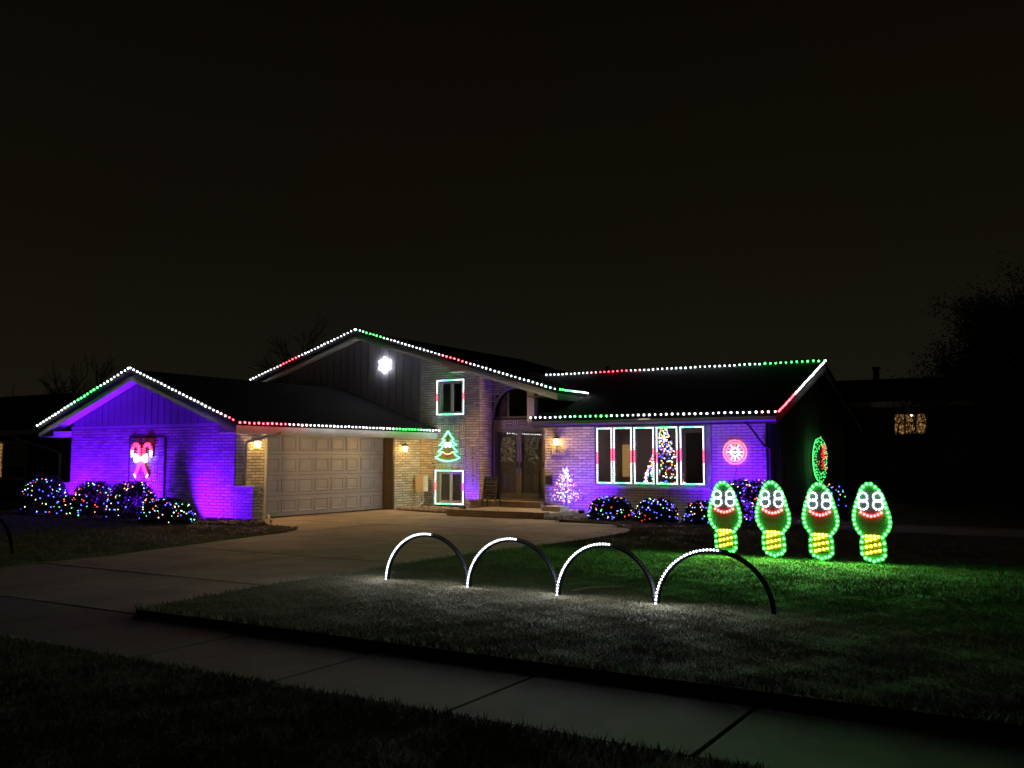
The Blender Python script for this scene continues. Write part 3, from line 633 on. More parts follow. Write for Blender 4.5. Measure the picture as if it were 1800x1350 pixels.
# fixed bits of the house: downspouts, conduit, doorbell, hose tap, roof vent
obj('downspout', MB().tube([(-17.27, 17.16, 2.22), (-17.45, 17.0, 2.14), (-17.93, 16.66, 1.98), (-17.94, 16.63, 1.9), (-17.94, 16.63, .90)], .038, 6), 'downspout', house)
obj('downspout_outlet', MB().tube([(-17.30, 16.80, .16), (-17.18, 16.72, .09), (-16.80, 16.42, .045)], .035, 6), 'downspout', house)
obj('downspout', MB().tube([(-7.12, 22.94, 2.45), (-7.08, 23.1, 2.36), (-6.86, 23.52, 1.90), (-6.73, 23.66, 1.80), (-6.73, 23.70, .1)], .04, 6), 'downspout_dark', house)
obj('conduit', MB().tube([(-20.60, YF-.03, 2.1), (-20.60, YF-.03, .2)], .016, 6), 'downspout_dark', house)
mt = obj('meter_box', MB().box(-17.88, -17.60, 23.62, 23.86, .52, 1.02), 'beige_metal', house)
obj('conduit', MB().tube([(-17.8, 23.70, .52), (-17.8, 23.70, .05)], .022, 6).tube([(-17.68, 23.72, .52), (-17.68, 23.74, .2), (-17.72, 23.5, .05)], .018, 6), 'grey_metal', mt)
obj('conduit', MB().tube([(-17.47, YM-.03, .05), (-17.47, YM-.03, 1.02)], .02, 6).tube([(-17.5, YM-.02, 1.05), (-17.5, YM-.02, 1.32), (-17.42, YM-.02, 1.385), (-16.8, YM-.02, 1.40)], .012, 6), 'grey_metal', mt)
obj('box_lid', MB().box(-17.892, -17.588, 23.60, 23.618, .50, 1.035), 'beige_metal', mt)
obj('doorbell', MB().box(-13.30, -13.26, YW-.03, YW-.014, 1.30, 1.44), 'black_plastic', house)
mbx = obj('mail_box', MB().box(-13.16, -12.98, YW-.10, YW-.015, .80, 1.02).prism([(-13.17, YW-.11, 1.022), (-12.97, YW-.11, 1.022), (-12.97, YW-.015, 1.06), (-13.17, YW-.015, 1.06)], (0, 0, .012)), 'black_metal', house)
obj('hose_tap', MB().tube([(-11.97, YW, .46), (-11.97, YW-.08, .46), (-11.97, YW-.09, .40)], .014, 6).box(-12.01, -11.93, YW-.055, YW-.045, .495, .505).tube([(-11.97, YW-.05, .46), (-11.97, YW-.05, .50)], .006, 5), 'black_metal', house)
obj('roof_vent', MB().tube([(-13.9, 29.2, 4.0), (-13.9, 29.2, 4.72)], .07, 10), 'trim_dark', house)

# ------------------------------------------------------------------ lamps of the place
def wall_lantern(p, out, label):
    """Coach lamp: back plate, bracket, lit glass under a flared cap."""
    p = Vector(p); o_ = Vector(out); t = thing('wall_lantern', label, 'lamp', p, 'coach lamps on the front walls')
    c = p+o_*.112
    s = Vector((-o_.y, o_.x, 0))
    P = [p+s*a+Vector((0, 0, z)) for a, z in ((-.05, -.13), (.05, -.13), (.05, .13), (-.05, .13))]
    obj('back_plate', MB().prism(P, o_*.018), 'black_metal', t)
    obj('bracket', MB().tube([p+o_*.01+Vector((0,0,-.06)), p+o_*.08+Vector((0,0,-.17)), c+Vector((0,0,-.125))], .010, 6), 'black_metal', t)
    obj('lamp_glass', MB().lathe([(.040, -.10), (.066, .06)], c, 12), 'lamp_glass', t, smooth=True)
    obj('cap', MB().lathe([(.098, .066), (.09, .082), (.045, .13), (.012, .15), (.012, .18)], c, 12), 'black_metal', t)
    obj('finial', MB().lathe([(.008, -.155), (.022, -.125), (.036, -.103)], c, 10), 'black_metal', t)
    return t
wall_lantern((-17.985, 16.98, 1.93), (1, 0, 0), 'lit coach lamp on the brick strip left of the garage door')
wall_lantern((-17.985, 23.05, 1.86), (1, 0, 0), 'lit coach lamp on the brick wall right of the garage door')
wall_lantern((-12.80, 23.585, 2.04), (0, -1, 0), 'lit coach lamp above the house number beside the front doors')

def flood(p, aim, label, power, size=95, blend=.6, col=(.115, .003, 1)):
    p = Vector(p); d = (Vector(aim)-p).normalized(); t = thing('flood_light', label, 'floodlight', p, 'purple floodlights on the ground')
    q = d.to_track_quat('-Z', 'Y'); M = q.to_matrix()
    def tr(mb): mb.v = [tuple(M @ Vector(v)+p+Vector((0, 0, .11))) for v in mb.v]; return mb
    obj('housing', tr(MB().box(-.075, .075, -.055, .055, .0, .05)), 'black_plastic', t)
    obj('lens', tr(MB().box(-.065, .065, -.045, .045, -.004, -.001)), 'flood_lens', t)
    obj('stake', MB().tube([p+Vector((0, 0, -.05)), p+Vector((0, 0, .10))], .012, 6), 'black_plastic', t)
    L = bpy.data.lights.new('flood_beam', 'SPOT'); L.energy = power; L.color = col; L.spot_size = R(size); L.spot_blend = blend; L.shadow_soft_size = .05
    lo = bpy.data.objects.new('flood_beam', L); COL.objects.link(lo); lo.parent = t
    lo.location = Vector((0, 0, .11))+d*.03; lo.rotation_euler = q.to_euler()
flood((-19.05, 15.62, 0), (-18.45, 16.34, .75), 'purple floodlight at the end of the shrub row aimed at the garage corner', 720, 130)
flood((-24.0, 15.95, .02), (-24.1, 16.34, 1.0), 'purple floodlight behind the leftmost shrubs aimed up the garage wall', 1200, 155)
flood((-21.2, 15.75, .02), (-21.3, 16.34, 1.5), 'purple floodlight behind the middle shrubs below the candy canes', 1150, 160)
flood((-15.95, 23.40, .0), (-15.95, 23.9, .9), 'purple floodlight at the foot of the brick pier', 130, 95)
flood((-11.7, 22.9, .02), (-11.9, 23.6, .8), 'purple floodlight on the gravel behind the small lit tree', 380, 130)
flood((-7.35, 22.85, .02), (-7.35, 23.6, 1.0), 'purple floodlight behind the large shrub below the round wheel light', 760, 150)

# ------------------------------------------------------------------ roof lights: single bulbs on a wire
def bulb_mesh(name, mat, r=.025):
    me = mesh_of(name, MB().ico((0, 0, 0), r), True); me.materials.append(MT[mat]); return me
RB = {k: bulb_mesh('bulb', m) for k, m in dict(W='bulb_white', R='bulb_red', P='bulb_pink', G='bulb_green', M='bulb_mint').items()}
def strand(label, p0, p1, sp, cols, off):
    p0 = Vector(p0); p1 = Vector(p1); L = (p1-p0).length; n = int(L/sp); off = Vector(off)
    t = thing('roof_light_string', label, 'string lights', p0, 'string lights along the roof edges')
    d = (p1-p0).normalized(); hv = Vector((off.x, off.y, 0)); hv = hv.normalized() if hv.length > .01 else Vector((0, -1, 0))
    up = Vector((0, 0, 1)); c0 = p0+off-hv*.034; c1 = p1+off-hv*.034       # dark strip added behind the bulbs to keep their light off the roof
    obj('light_baffle', MB().prism([c0+up*.034, c0-up*.034, c1-up*.034, c1+up*.034], -hv*.006), 'tube_black', t)
    for i in range(n+1):
        f = i/n; k = [c for a, c in cols if f >= a-1e-6][-1]
        o = bpy.data.objects.new('bulb', RB[k]); COL.objects.link(o); o.parent = t
        o.scale = (rnd.uniform(.82, 1.12),)*3
        o.location = (p1-p0)*f+off+Vector((rnd.gauss(0, .004), rnd.gauss(0, .004), rnd.gauss(0, .003)-.006*math.sin(math.pi*((i/9.0) % 1))))
F_ = (0, -.035, .03)
strand('white string lights with a green stretch up the left edge of the garage gable', (-25.32, 15.70, Ze), (-21.36, 15.70, Zr), .147, [(0, 'W'), (.34, 'M'), (.44, 'G'), (.68, 'M'), (.80, 'W')], F_)
strand('white string lights down the right edge of the garage gable', (-21.27, 15.70, Zr), (-17.36, 15.70, Ze), .147, [(0, 'W'), (.84, 'P'), (.93, 'R')], F_)
strand('string lights turning red, white and green along the eave over the garage door', (-17.30, 15.80, Ze-.02), (-17.30, 24.1, Ze-.02), .150, [(0, 'R'), (.20, 'P'), (.28, 'W'), (.66, 'M'), (.72, 'G'), (.86, 'M'), (.93, 'W')], (.03, 0, -.01))
strand('white and red string lights up the left edge of the tall main gable', (-25.6, 23.36, MZ-MS*5.4), (-20.24, 23.36, MZ), .150, [(0, 'W'), (.34, 'P'), (.40, 'R'), (.52, 'P'), (.58, 'W')], F_)
strand('string lights running green, white and red down the right edge of the main gable', (-20.16, 23.36, MZ), (-12.75, 23.36, MZ-MS*7.48), .150, [(0, 'M'), (.04, 'G'), (.14, 'M'), (.19, 'W'), (.44, 'P'), (.49, 'R'), (.57, 'P'), (.62, 'W'), (.96, 'M')], F_)
strand('short crowded string of green and white lights along the porch eave', (-12.70, 23.5, MZ-MS*7.48), (-12.70, 25.25, MZ-MS*7.48), .150, [(0, 'G'), (.45, 'M'), (.7, 'W')], (.03, 0, .02))
strand('white string lights with a green stretch along the eave above the bow window', (-13.28, 22.90, WZ0), (-6.36, 22.90, WZ0), .156, [(0, 'W'), (.12, 'M'), (.20, 'G'), (.36, 'M'), (.42, 'W'), (.95, 'P')], (0, -.035, .01))
strand('string lights running white, red, white and green along the ridge of the right wing', (-15.75, 28.2, WZ1), (-6.36, 28.2, WZ1), .158, [(0, 'W'), (.18, 'P'), (.22, 'R'), (.33, 'P'), (.38, 'W'), (.72, 'M'), (.80, 'G')], (0, 0, .04))
strand('red and white string lights climbing the right end edge of the wing roof', (-6.33, 23.0, WZ0), (-6.33, 28.1, WZ1), .150, [(0, 'R'), (.30, 'P'), (.38, 'W'), (.95, 'M')], (.03, 0, .02))

# ------------------------------------------------------------------ lit frames on the windows
def led_frame(label, x0, x1, z0, z1, y, sp=.047, wire_to=None, r=.0122):
    t = thing('window_light_frame', label, 'light frame', ((x0+x1)/2, y, z0), 'light frames hung on the windows')
    w = .018
    obj('frame_rail', MB().box(x0-w, x1+w, y, y+.012, z1-w, z1+w).box(x0-w, x1+w, y, y+.012, z0-w, z0+w).box(x0-w, x0+w, y, y+.012, z0+w, z1-w).box(x1-w, x1+w, y, y+.012, z0+w, z1-w), 'board_dark', t)
    B = {k: MB() for k in ('led_white', 'led_red', 'led_green', 'led_mint')}
    def put(x, z, side, f):
        if side == 'v': k = 'led_red' if .38 < f < .60 else ('led_mint' if f < .12 or f > .90 else 'led_white')
        else: k = 'led_green' if .15 < f < .62 else 'led_mint'
        B[k].ico((x, y-.006, z), r)
    n = int((z1-z0)/sp); m_ = int((x1-x0)/sp)
    for i in range(n+1):
        f = i/n
        put(x0, z0+(z1-z0)*f, 'v', f+.03*math.sin(x0*7)); put(x1, z0+(z1-z0)*f, 'v', f-.03*math.cos(x1*5))
    for i in range(1, m_):
        f = i/m_; put(x0+(x1-x0)*f, z0, 'h', f); put(x0+(x1-x0)*f, z1, 'h', f)
    for k, b in B.items():
        if b.v: obj('light_dots', b, k, t, kind='stuff')
    if wire_to:
        a, b = wire_to; obj('cord', MB().tube([((x0+x1)/2+a, y, z0), ((x0+x1)/2+a+.08, y+.02, z0-.12), ((x0+x1)/2+a+.06, y+.03, z0-.4), ((x0+x1)/2+b, y-.02, z0-.85)], .007, 5), 'black_plastic', t)
    return t
led_frame('white light frame with red sides on the upstairs window beside the snowflake gable', -17.33, -16.32, 2.93, 4.0, YM-.055)
led_frame('white light frame with red sides on the basement window by the porch', -17.37, -16.32, .14, 1.17, YM-.055)
nm = ['leftmost narrow pane', 'second pane from the left', 'middle pane', 'fourth pane, in front of the lit indoor tree', 'rightmost widest pane']
for i, (a, b) in enumerate(PX): led_frame('white light frame with red and green stretches on the bow window\'s '+nm[i], a+.03, b-.03, .885, 2.385, YW-.06, wire_to=[None, (-.2, -.1), None, (.0, -.15), (.15, -.25)][i])

# ------------------------------------------------------------------ leaping arches on the lawn
AB = bulb_mesh('arch_light', 'arch_white', .0115); AU = bulb_mesh('unlit_light', 'unlit_lens', .0042)
def light_arch(x0, x1, y, h, lit, label):
    c = (x0+x1)/2; a = (x1-x0)/2; t = thing('light_arch', label, 'light arch', (c, y, 0), 'black light arches in the lawn')
    pt = lambda s: Vector((c-a*math.cos(s), y, h*math.sin(s)))
    obj('tube', MB().tube([Vector((x0, y, -.08))]+[pt(math.pi*k/48) for k in range(49)]+[Vector((x1, y, -.08))], .0265, 10), 'tube_black', t, smooth=True)
    N = 52; acc = [0]; M_ = 400
    for k in range(M_): acc.append(acc[-1]+(pt(math.pi*(k+1)/M_)-pt(math.pi*k/M_)).length)
    for i in range(N):
        target = acc[-1]*(i+.5)/N; k = next(j for j in range(M_+1) if acc[j] >= target); s = math.pi*k/M_
        p = pt(s); nrm = Vector((-math.cos(s)*h, 0, math.sin(s)*a)).normalized()
        on = lit and i < N*.52
        for q, (fy, fn) in enumerate(((-.0245, .011),)):
            if q == 1 and not on and i % 2: continue
            o = bpy.data.objects.new('bulb' if on else 'unlit_bulb', AB if on else AU); COL.objects.link(o); o.parent = t
            o.location = p+Vector((0, fy-.002, 0))+nrm*fn-Vector((c, y, 0))
an = ['nearest the driveway', 'second from the driveway', 'third from the driveway', 'nearest the bulb figures, farthest right']
for i, (a, b, y) in enumerate(((-7.76, -6.50, 9.66), (-6.46, -5.23, 9.62), (-5.20, -4.01, 9.59), (-3.98, -2.72, 9.58))):
    light_arch(a, b, y, .615, True, 'half-lit black light arch on the lawn, '+an[i])
light_arch(-16.32, -15.05, 8.96, .61, False, 'unlit black light arch on the lawn left of the driveway')

# ------------------------------------------------------------------ singing bulb figures
def dome_mesh(name, mat, r, h):
    V = [(r*math.cos(k*math.pi/4), 0, r*math.sin(k*math.pi/4)) for k in range(8)]+[(r*.7*math.cos(k*math.pi/4), -h*.8, r*.7*math.sin(k*math.pi/4)) for k in range(8)]+[(0, -h, 0)]
    me = mesh_of(name, MB().add(V, [(k, (k+1) % 8, 8+(k+1) % 8, 8+k) for k in range(8)]+[(8+k, 8+(k+1) % 8, 16) for k in range(8)]), True)
    me.materials.append(MT[mat]); return me
DG, DW, DRd, DY, DU = (dome_mesh('bulb', m, r, h) for m, r, h in (('prop_green', .0165, .014), ('prop_white', .0108, .011), ('prop_red', .0195, .014), ('prop_yellow', .0155, .014), ('unlit_lens', .0055, .006)))
Q = lambda u, v: ((u-1002)/890, (1128-v)/890)
OUTL = [Q(u, v) for u, v in ((957,105),(1010,105),(1060,145),(1100,190),(1132,245),(1153,302),(1170,358),(1186,415),(1205,475),(1220,535),(1226,597),(1220,655),(1197,708),(1160,757),(1125,800),(1145,872),(1148,955),(1148,1030),(1112,1074),(1062,1088),(1012,1108),(960,1088),(908,1068),(870,1015),(866,940),(866,860),(882,792),(845,740),(810,690),(788,632),(778,573),(780,515),(790,460),(803,402),(820,348),(840,292),(858,238),(880,187),(910,142))]
def bulb_figure(x, y, sc, label, tilt):
    t = thing('bulb_figure', label, 'light figure', (x, y, 0), 'singing bulb figures on the lawn')
    P = []; cx_, cz_ = 0, .6
    for i, (u, v) in enumerate(OUTL):        # board edge 3.4 cm outside the outline of lights
        a, b = OUTL[i-1], OUTL[(i+1) % len(OUTL)]; d = Vector((b[0]-a[0], b[1]-a[1])).normalized(); P.append((u-d.y*.034*1, v+d.x*.034))
    T = lambda u, v, o=0: (x+u*sc, y+o+tilt*u, .035+v*sc)
    obj('board', MB().prism([T(u, v) for u, v in P][::-1], (0, .012, 0)), 'board_dark', t)
    obj('socket_panel', MB().prism([T(*Q(u, v), -.003) for u, v in ((895,765),(1110,765),(1110,1000),(895,1040))][::-1], (0, -.004, 0)), 'board_yellow', t)
    for k, (v0, v1) in enumerate(((885, 862), (965, 942), (1042, 1012))):
        obj('thread', MB().prism([T(*Q(u, v), -.0075) for u, v in ((895, v0), (1112, v1-8), (1112, v1+6), (895, v0+14))][::-1], (0, -.012, 0)), 'board_yellow', t)
    def dot(me, nm_, u, v, o=-.0085):
        ob = bpy.data.objects.new(nm_, me); COL.objects.link(ob); ob.parent = t; p = T(u, v, o); ob.location = (p[0]-x, p[1]-y, p[2]); ob.scale = (sc,)*3
    for u, v in OUTL: dot(DG, 'bulb', u, v, -.001)
    for ex in (902, 1088):
        for ey, r_ in ((276, 56), (378, 61)):
            for k in range(11):
                a = 2*math.pi*k/11+.3; dot(DW, 'bulb', *Q(ex+r_*math.cos(a), ey+r_*math.sin(a)), -.001)
    for ex in (868, 902, 936, 1054, 1088, 1122): dot(DW, 'bulb', *Q(ex, 328), -.001)
    for u, v in ((872,478),(912,502),(954,519),(997,526),(1040,519),(1081,504),(1121,482)): dot(DRd, 'bulb', *Q(u, v), -.001)
    for row in (((930,785),(980,785),(1028,783),(1075,792)),((928,845),(978,832),(1030,815)),((925,925),(980,912),(1035,898),(1088,884)),((930,1006),(980,992),(1035,978),(1088,965))):
        for u, v in row: dot(DY, 'bulb', *Q(u, v), -.0075)
    for r_, n_ in ((.11, 9), (.145, 11), (.18, 13), (.215, 15)):     # the unlit mouths
        for k in range(n_):
            a = math.pi*(k+.5)/n_; dot(DU, 'unlit_bulb', r_*math.cos(a)*.95, .70-r_*math.sin(a)*1.05, -.001)
    for k in range(8): dot(DU, 'unlit_bulb', (-.10+.028*k), .52-.02*(k % 2), -.001)
    t.rotation_euler = (R(rnd.uniform(-1.5, .5)), R(rnd.uniform(-1.6, 1.6)), R(rnd.uniform(-2.5, 2.5)))
    for s in (-.1, .1): obj('stake', MB().tube([(x+s, y+.024, -.1), (x+s, y+.024, .75)], .008, 6), 'grey_metal', t)
bl_ = ['leftmost of four, behind the arch top', 'second from the left, in front of the big shrub', 'third from the left, below the green oval', 'rightmost of four, standing alone in the dark']
for i, x in enumerate((-4.93, -4.17, -3.435, -2.685)):
    bulb_figure(x, 14.72+.03*math.sin(i*2), 1.0+.01*(i % 2), 'smiling green bulb figure, '+bl_[i], .02*math.cos(i*3))

# ------------------------------------------------------------------ decorations on the walls
# smiling tree
t = thing('smiling_tree', 'neon green smiling Christmas tree on the wall between the two small windows', 'wall light', (-16.89, YM-.05, 1.39))
TQ = lambda u, v: (-16.89+(u-825)/7.5*.0216, 2.4-(v-150)/7.5*.0177)
TP = [TQ(u, v) for u, v in ((825,150),(865,215),(903,262),(868,268),(895,300),(940,332),(884,338),(910,385),(952,420),(894,428),(930,470),(982,500),(930,528),(825,548),(720,530),(658,495),(715,465),(748,425),(692,420),(740,380),(772,340),(712,335),(755,300),(785,264),(748,262),(785,215))]
obj('board', MB().prism([(a, YM-.06, b) for a, b in TP], (0, .012, 0)), 'tree_board', t)
obj('standoff', MB().box(-17.0, -16.97, YM-.047, YM-.012, 1.6, 2.0).box(-16.8, -16.77, YM-.047, YM-.012, 1.6, 2.0), 'grey_metal', t)
pp = [(a, YM-.072, b) for a, b in TP]; obj('neon_outline', MB().tube(pp+[pp[0]], .0125, 6), 'neon_mint', t)
for u in (797, 850):
    e_ = [TQ(u+20*math.cos(k*math.pi/8), 330+36*math.sin(k*math.pi/8)) for k in range(16)]
    obj('eye', MB().prism([(a, YM-.063, b) for a, b in e_], (0, -.006, 0)), 'neon_white', t)
    e_ = [TQ(u+3+8*math.cos(k*math.pi/4), 334+17*math.sin(k*math.pi/4)) for k in range(8)]
    obj('pupil', MB().prism([(a, YM-.070, b) for a, b in e_], (0, -.004, 0)), 'board_dark', t)
e_ = [TQ(823+24*math.cos(k*math.pi/6), 388+19*math.sin(k*math.pi/6)) for k in range(12)]; obj('nose', MB().prism([(a, YM-.063, b) for a, b in e_], (0, -.005, 0)), 'unlit_lens', t)
e_ = [TQ(757, 425), TQ(790, 448), TQ(823, 456), TQ(856, 448), TQ(885, 425), TQ(880, 462), TQ(850, 495), TQ(820, 503), TQ(785, 492), TQ(762, 460)]
obj('mouth', MB().prism([(a, YM-.063, b) for a, b in e_], (0, -.004, 0)), 'board_red', t)
obj('smile', MB().tube([(a, YM-.072, b) for a, b in e_[:5]], .011, 6), 'neon_orange', t)
e_ = [TQ(823+12*math.cos(k*math.pi*.8+1.57), 240-14*math.sin(k*math.pi*.8+1.57)) for k in range(5)]; obj('star', MB().prism([(a, YM-.063, b) for a, b in e_], (0, -.004, 0)), 'board_red', t)

# snowflake
sx, sz, sy = -19.46, 4.61, YM-.07
t = thing('snowflake', 'bright white snowflake light on the dark gable boards', 'wall light', (sx, sy, sz-.27))
for k in range(6):
    a = k*math.pi/3+math.pi/2; d = Vector((math.cos(a), 0, math.sin(a))); n_ = Vector((-d.z, 0, d.x)); c = Vector((sx, sy, sz))
    m = MB().tube([c, c+d*.25], .011, 6)
    for r_, l in ((.10, .07), (.165, .075)):
        for s in (-1, 1): m.tube([c+d*r_, c+d*(r_+l*.6)+n_*s*l], .009, 6)
    m.ico(c+d*.25, .026)
    obj('arm', m, 'snow_white', t)
obj('hub', MB().lathe([(.0, -.0), (.045, .0), (.045, .012), (.0, .012)], (sx, sy, sz), 8), 'snow_white', t)
obj('bracket', MB().box(sx-.015, sx+.015, sy+.018, YM-.012, sz-.1, sz+.1), 'grey_metal', t)

# crossed candy canes
t = thing('candy_canes', 'pair of crossed red striped candy cane lights with white bow on the garage wall', 'wall light', (-21.45, YF-.06, 1.04))
CQ = lambda u, v: Vector((-21.47+(u-828)/15*.0234, YF-.07, 1.98-(v-415)/15*.01516))
cane = [(660,1310),(705,1200),(750,1090),(800,970),(850,850),(885,740),(880,640),(882,560),(915,490),(985,462),(1050,500),(1078,580),(1080,680),(1066,780)]
for mir in (1, -1):
    P = [CQ(828+(u-828)*mir, v) for u, v in cane]
    cn = obj('cane', MB().tube([p+Vector((0, .02, 0)) for p in P], .045, 8), 'board_red', t)
    L = [0]
    for a, b in zip(P[:-1], P[1:]): L.append(L[-1]+(b-a).length)
    s = .02; k = 0
    while s < L[-1]:
        i = max(j for j in range(len(L)-1) if L[j] <= s); p = P[i].lerp(P[i+1], (s-L[i])/(L[i+1]-L[i])); d = (P[i+1]-P[i]).normalized(); n_ = Vector((-d.z, 0, d.x))
        fr = s/L[-1]; mt_ = 'neon_white' if fr < .05 or fr > .90 else 'neon_pink'
        obj('stripe', MB().tube([p+n_*.052+d*.02*mir+Vector((0, -.032, 0)), p-n_*.052-d*.02*mir+Vector((0, -.032, 0))], .0115, 6), mt_, cn)
        s += .062; k += 1
bow = [(828, 850)]
for s in (-1, 1):
    pts = [CQ(828, 850)]+[CQ(828+s*u, v) for u, v in ((60, 770), (150, 720), (175, 800), (170, 900), (120, 940), (60, 900))]+[CQ(828, 860)]
    obj('bow_loop', MB().tube([p+Vector((0, -.055, 0)) for p in pts], .011, 6), 'neon_white', t)
    pts = [CQ(828+s*30, 830), CQ(828+s*130, 800), CQ(828+s*130, 880), CQ(828+s*40, 870)]
    obj('bow_loop', MB().tube([p+Vector((0, -.055, 0)) for p in pts], .009, 6), 'neon_white', t)
obj('bow_knot', MB().ico(tuple(CQ(828, 852)+Vector((0, -.06, 0))), .032), 'neon_white', t)
obj('mount', MB().tube([CQ(828, 415)+Vector((0, .03, .02)), CQ(828, 850)+Vector((0, .03, 0))], .008, 5).tube([CQ(828, 1000)+Vector((0, .05, 0)), CQ(860, 1400)+Vector((0, .05, -.2)), CQ(850, 1700)+Vector((0, .03, -.4))], .006, 5), 'black_plastic', t)

# round wheel light (plain, round)
wc = Vector((-7.60, YW-.06, 1.72))
t = thing('wheel_light', 'round red and white spoked wheel light on the purple brick at right', 'wall light', (wc.x, wc.y, wc.z-.3))
for r_, mt_ in ((.30, 'wheel_red'), (.235, 'wheel_red'), (.10, 'neon_white')):
    obj('ring', MB().tube([wc+Vector((r_*math.cos(k*math.pi/24), 0, r_*math.sin(k*math.pi/24))) for k in range(49)], .0085, 6), mt_, t)
for k in range(12):
    a = k*math.pi/6; d = Vector((math.cos(a), 0, math.sin(a))); obj('spoke', MB().tube([wc+d*.13, wc+d*.215], .006, 5), 'neon_white' if k % 2 == 0 or k > 7 else 'wheel_red', t)
obj('hub', MB().lathe([(0, -.02), (.035, -.02), (.035, .02), (0, .02)], wc, 8), 'neon_white', t)
obj('cord', MB().tube([wc+Vector((0, .01, -.3)), wc+Vector((.02, .03, -.45)), wc+Vector((-.06, .03, -.8)), wc+Vector((-.05, .03, -1.0)), wc+Vector((-.18, 0, -1.5))], .008, 5), 'black_plastic', t)
obj('mount', MB().box(wc.x-.01, wc.x+.01, wc.y+.014, YW-.014, wc.z-.1, wc.z+.1), 'black_metal', t)

# green oval with red bow on the dark end wall
oc = Vector((-6.62, 28.35, 1.52))
t = thing('oval_ornament', 'tall green light oval with red bow on the dark right end wall', 'wall light', (oc.x, oc.y, oc.z-.62))
ov = lambda r_, k, n_=64: oc+Vector((0, .80*r_*math.cos(2*math.pi*k/n_), .64*r_*math.sin(2*math.pi*k/n_)))
obj('frame', MB().tube([ov(1, k) for k in range(65)], .012, 6), 'board_green', t)
obj('outline', MB().tube([ov(1, k)+Vector((.02, 0, 0)) for k in range(20, 46)], .009, 5), 'oval_green', t)
for r_, n_, nm_ in ((1.0, 46, 'oval_green'), (.84, 40, 'oval_green'), (.66, 34, 'oval_green')):
    b = MB()
    for k in range(n_): b.ico(ov(r_, k, n_)+Vector((.025+rnd.uniform(0, .05), rnd.gauss(0, .02), rnd.gauss(0, .02))), .0135)
    obj('light_dots', b, nm_, t, kind='stuff')
b = MB()
for k in range(60):
    q = rnd.random(); b.ico(oc+Vector((.06+rnd.uniform(0, .05), .25+rnd.gauss(0, .17), .42-.75*q+rnd.gauss(0, .04))), .016)
obj('red_dots', b, 'oval_red', t, kind='stuff')
obj('bow', MB().prism([oc+Vector((.04, a, z)) for a, z in ((.05, .5), (.5, .42), (.55, .1), (.3, .05), (.35, -.3), (.2, -.35), (.15, .05))], (.012, 0, 0)), 'red_cloth', t)
obj('cap', MB().lathe([(.05, .64), (.05, .72), (.02, .73), (.015, .80)], oc, 8), 'board_green', t)
obj('bracket', MB().box(-6.774, oc.x-.012, oc.y-.02, oc.y+.02, oc.z+.60, oc.z+.63), 'grey_metal', t)

# ------------------------------------------------------------------ signs and porch things
def text(body, size, loc, rot, mat, parent, ext=.003, name='lettering', align='CENTER'):
    c = bpy.data.curves.new(name, 'FONT'); c.body = body; c.size = size; c.extrude = ext; c.align_x = align; c.align_y = 'CENTER'
    o = bpy.data.objects.new(name, c); COL.objects.link(o); dg = bpy.context.evaluated_depsgraph_get(); dg.update()
    me = bpy.data.meshes.new_from_object(o.evaluated_get(dg)); bpy.data.objects.remove(o); bpy.data.curves.remove(c)
    M = Matrix.Translation(loc) @ Euler(rot).to_matrix().to_4x4(); me.transform(M); me.materials.clear(); me.materials.append(MT[mat])
    return obj(name, me, mat, parent)
t = thing('christmas_sign', 'tall narrow wooden sign lettered CHRISTMAS on the purple-lit brick pier', 'sign', (-15.93, 23.87, .66))
obj('board', MB().box(-16.06, -15.80, 23.858, 23.884, .66, 1.90), 'sign_wood', t)
for i, ch in enumerate('CHRISTMAS'): text(ch, .135, (-15.90, 23.854, 1.835-i*.1365), (R(90), 0, 0), 'sign_letter', t, name='letter')
t = thing('house_number', 'pale plaque with the number 19628 under the porch lamp', 'plaque', (-12.74, YW-.02, 1.70))
obj('plate', MB().box(-12.98, -12.50, YW-.04, YW-.016, 1.66, 1.84), 'plaque', t)
text('19628', .17, (-12.74, YW-.043, 1.75), (R(90), 0, 0), 'sign_letter', t, name='number')
# chalkboard easel
ax, ay, az = -14.66, 22.95, .166
t = thing('chalkboard', 'black A-frame chalkboard with white and pink handwriting on the porch', 'sign', (ax, ay, az))
def lean(mb, s):          # lean the leaf about its top edge
    mb.v = [(x, y+s*(.84-(z-az))*.20, z) for x, y, z in mb.v]; return mb
for s, nm_ in ((-1, 'front_leaf'), (1, 'back_leaf')):
    f = obj(nm_, lean(MB().box(ax-.235, ax-.20, ay-.01, ay+.01, az, az+.84).box(ax+.20, ax+.235, ay-.01, ay+.01, az, az+.84).box(ax-.20, ax+.20, ay-.01, ay+.01, az+.80, az+.84).box(ax-.20, ax+.20, ay-.01, ay+.01, az+.20, az+.235), s), 'black_metal', t)
    obj('slate', lean(MB().box(ax-.20, ax+.20, ay-.006, ay+.006, az+.235, az+.80), s), 'chalkboard', f)
def scrawl(z, w, h, mat, seed):
    r = random.Random(seed); x = ax-w/2; m = MB()
    while x < ax+w/2:
        l = r.uniform(.03, .05); y = ay-.010-.0
        pts = [(x+l*k/7, y, z+h*(.5*math.sin(k*2.1+seed)+r.uniform(-.25, .25))) for k in range(8)]; m.tube(pts, .0045, 4); x += l+r.uniform(.004, .016)
    obj('handwriting', lean(m, -1), mat, t)
for i, (z, w_, h, mm) in enumerate(((.755, .24, .012, 'chalk_white'), (.70, .34, .026, 'chalk_white'), (.615, .30, .022, 'chalk_white'), (.565, .22, .014, 'chalk_white'), (.50, .26, .016, 'chalk_white'), (.445, .33, .024, 'chalk_pink'), (.355, .30, .024, 'chalk_pink'), (.275, .14, .010, 'chalk_white'))): scrawl(az+z, w_, h, mm, i+3)
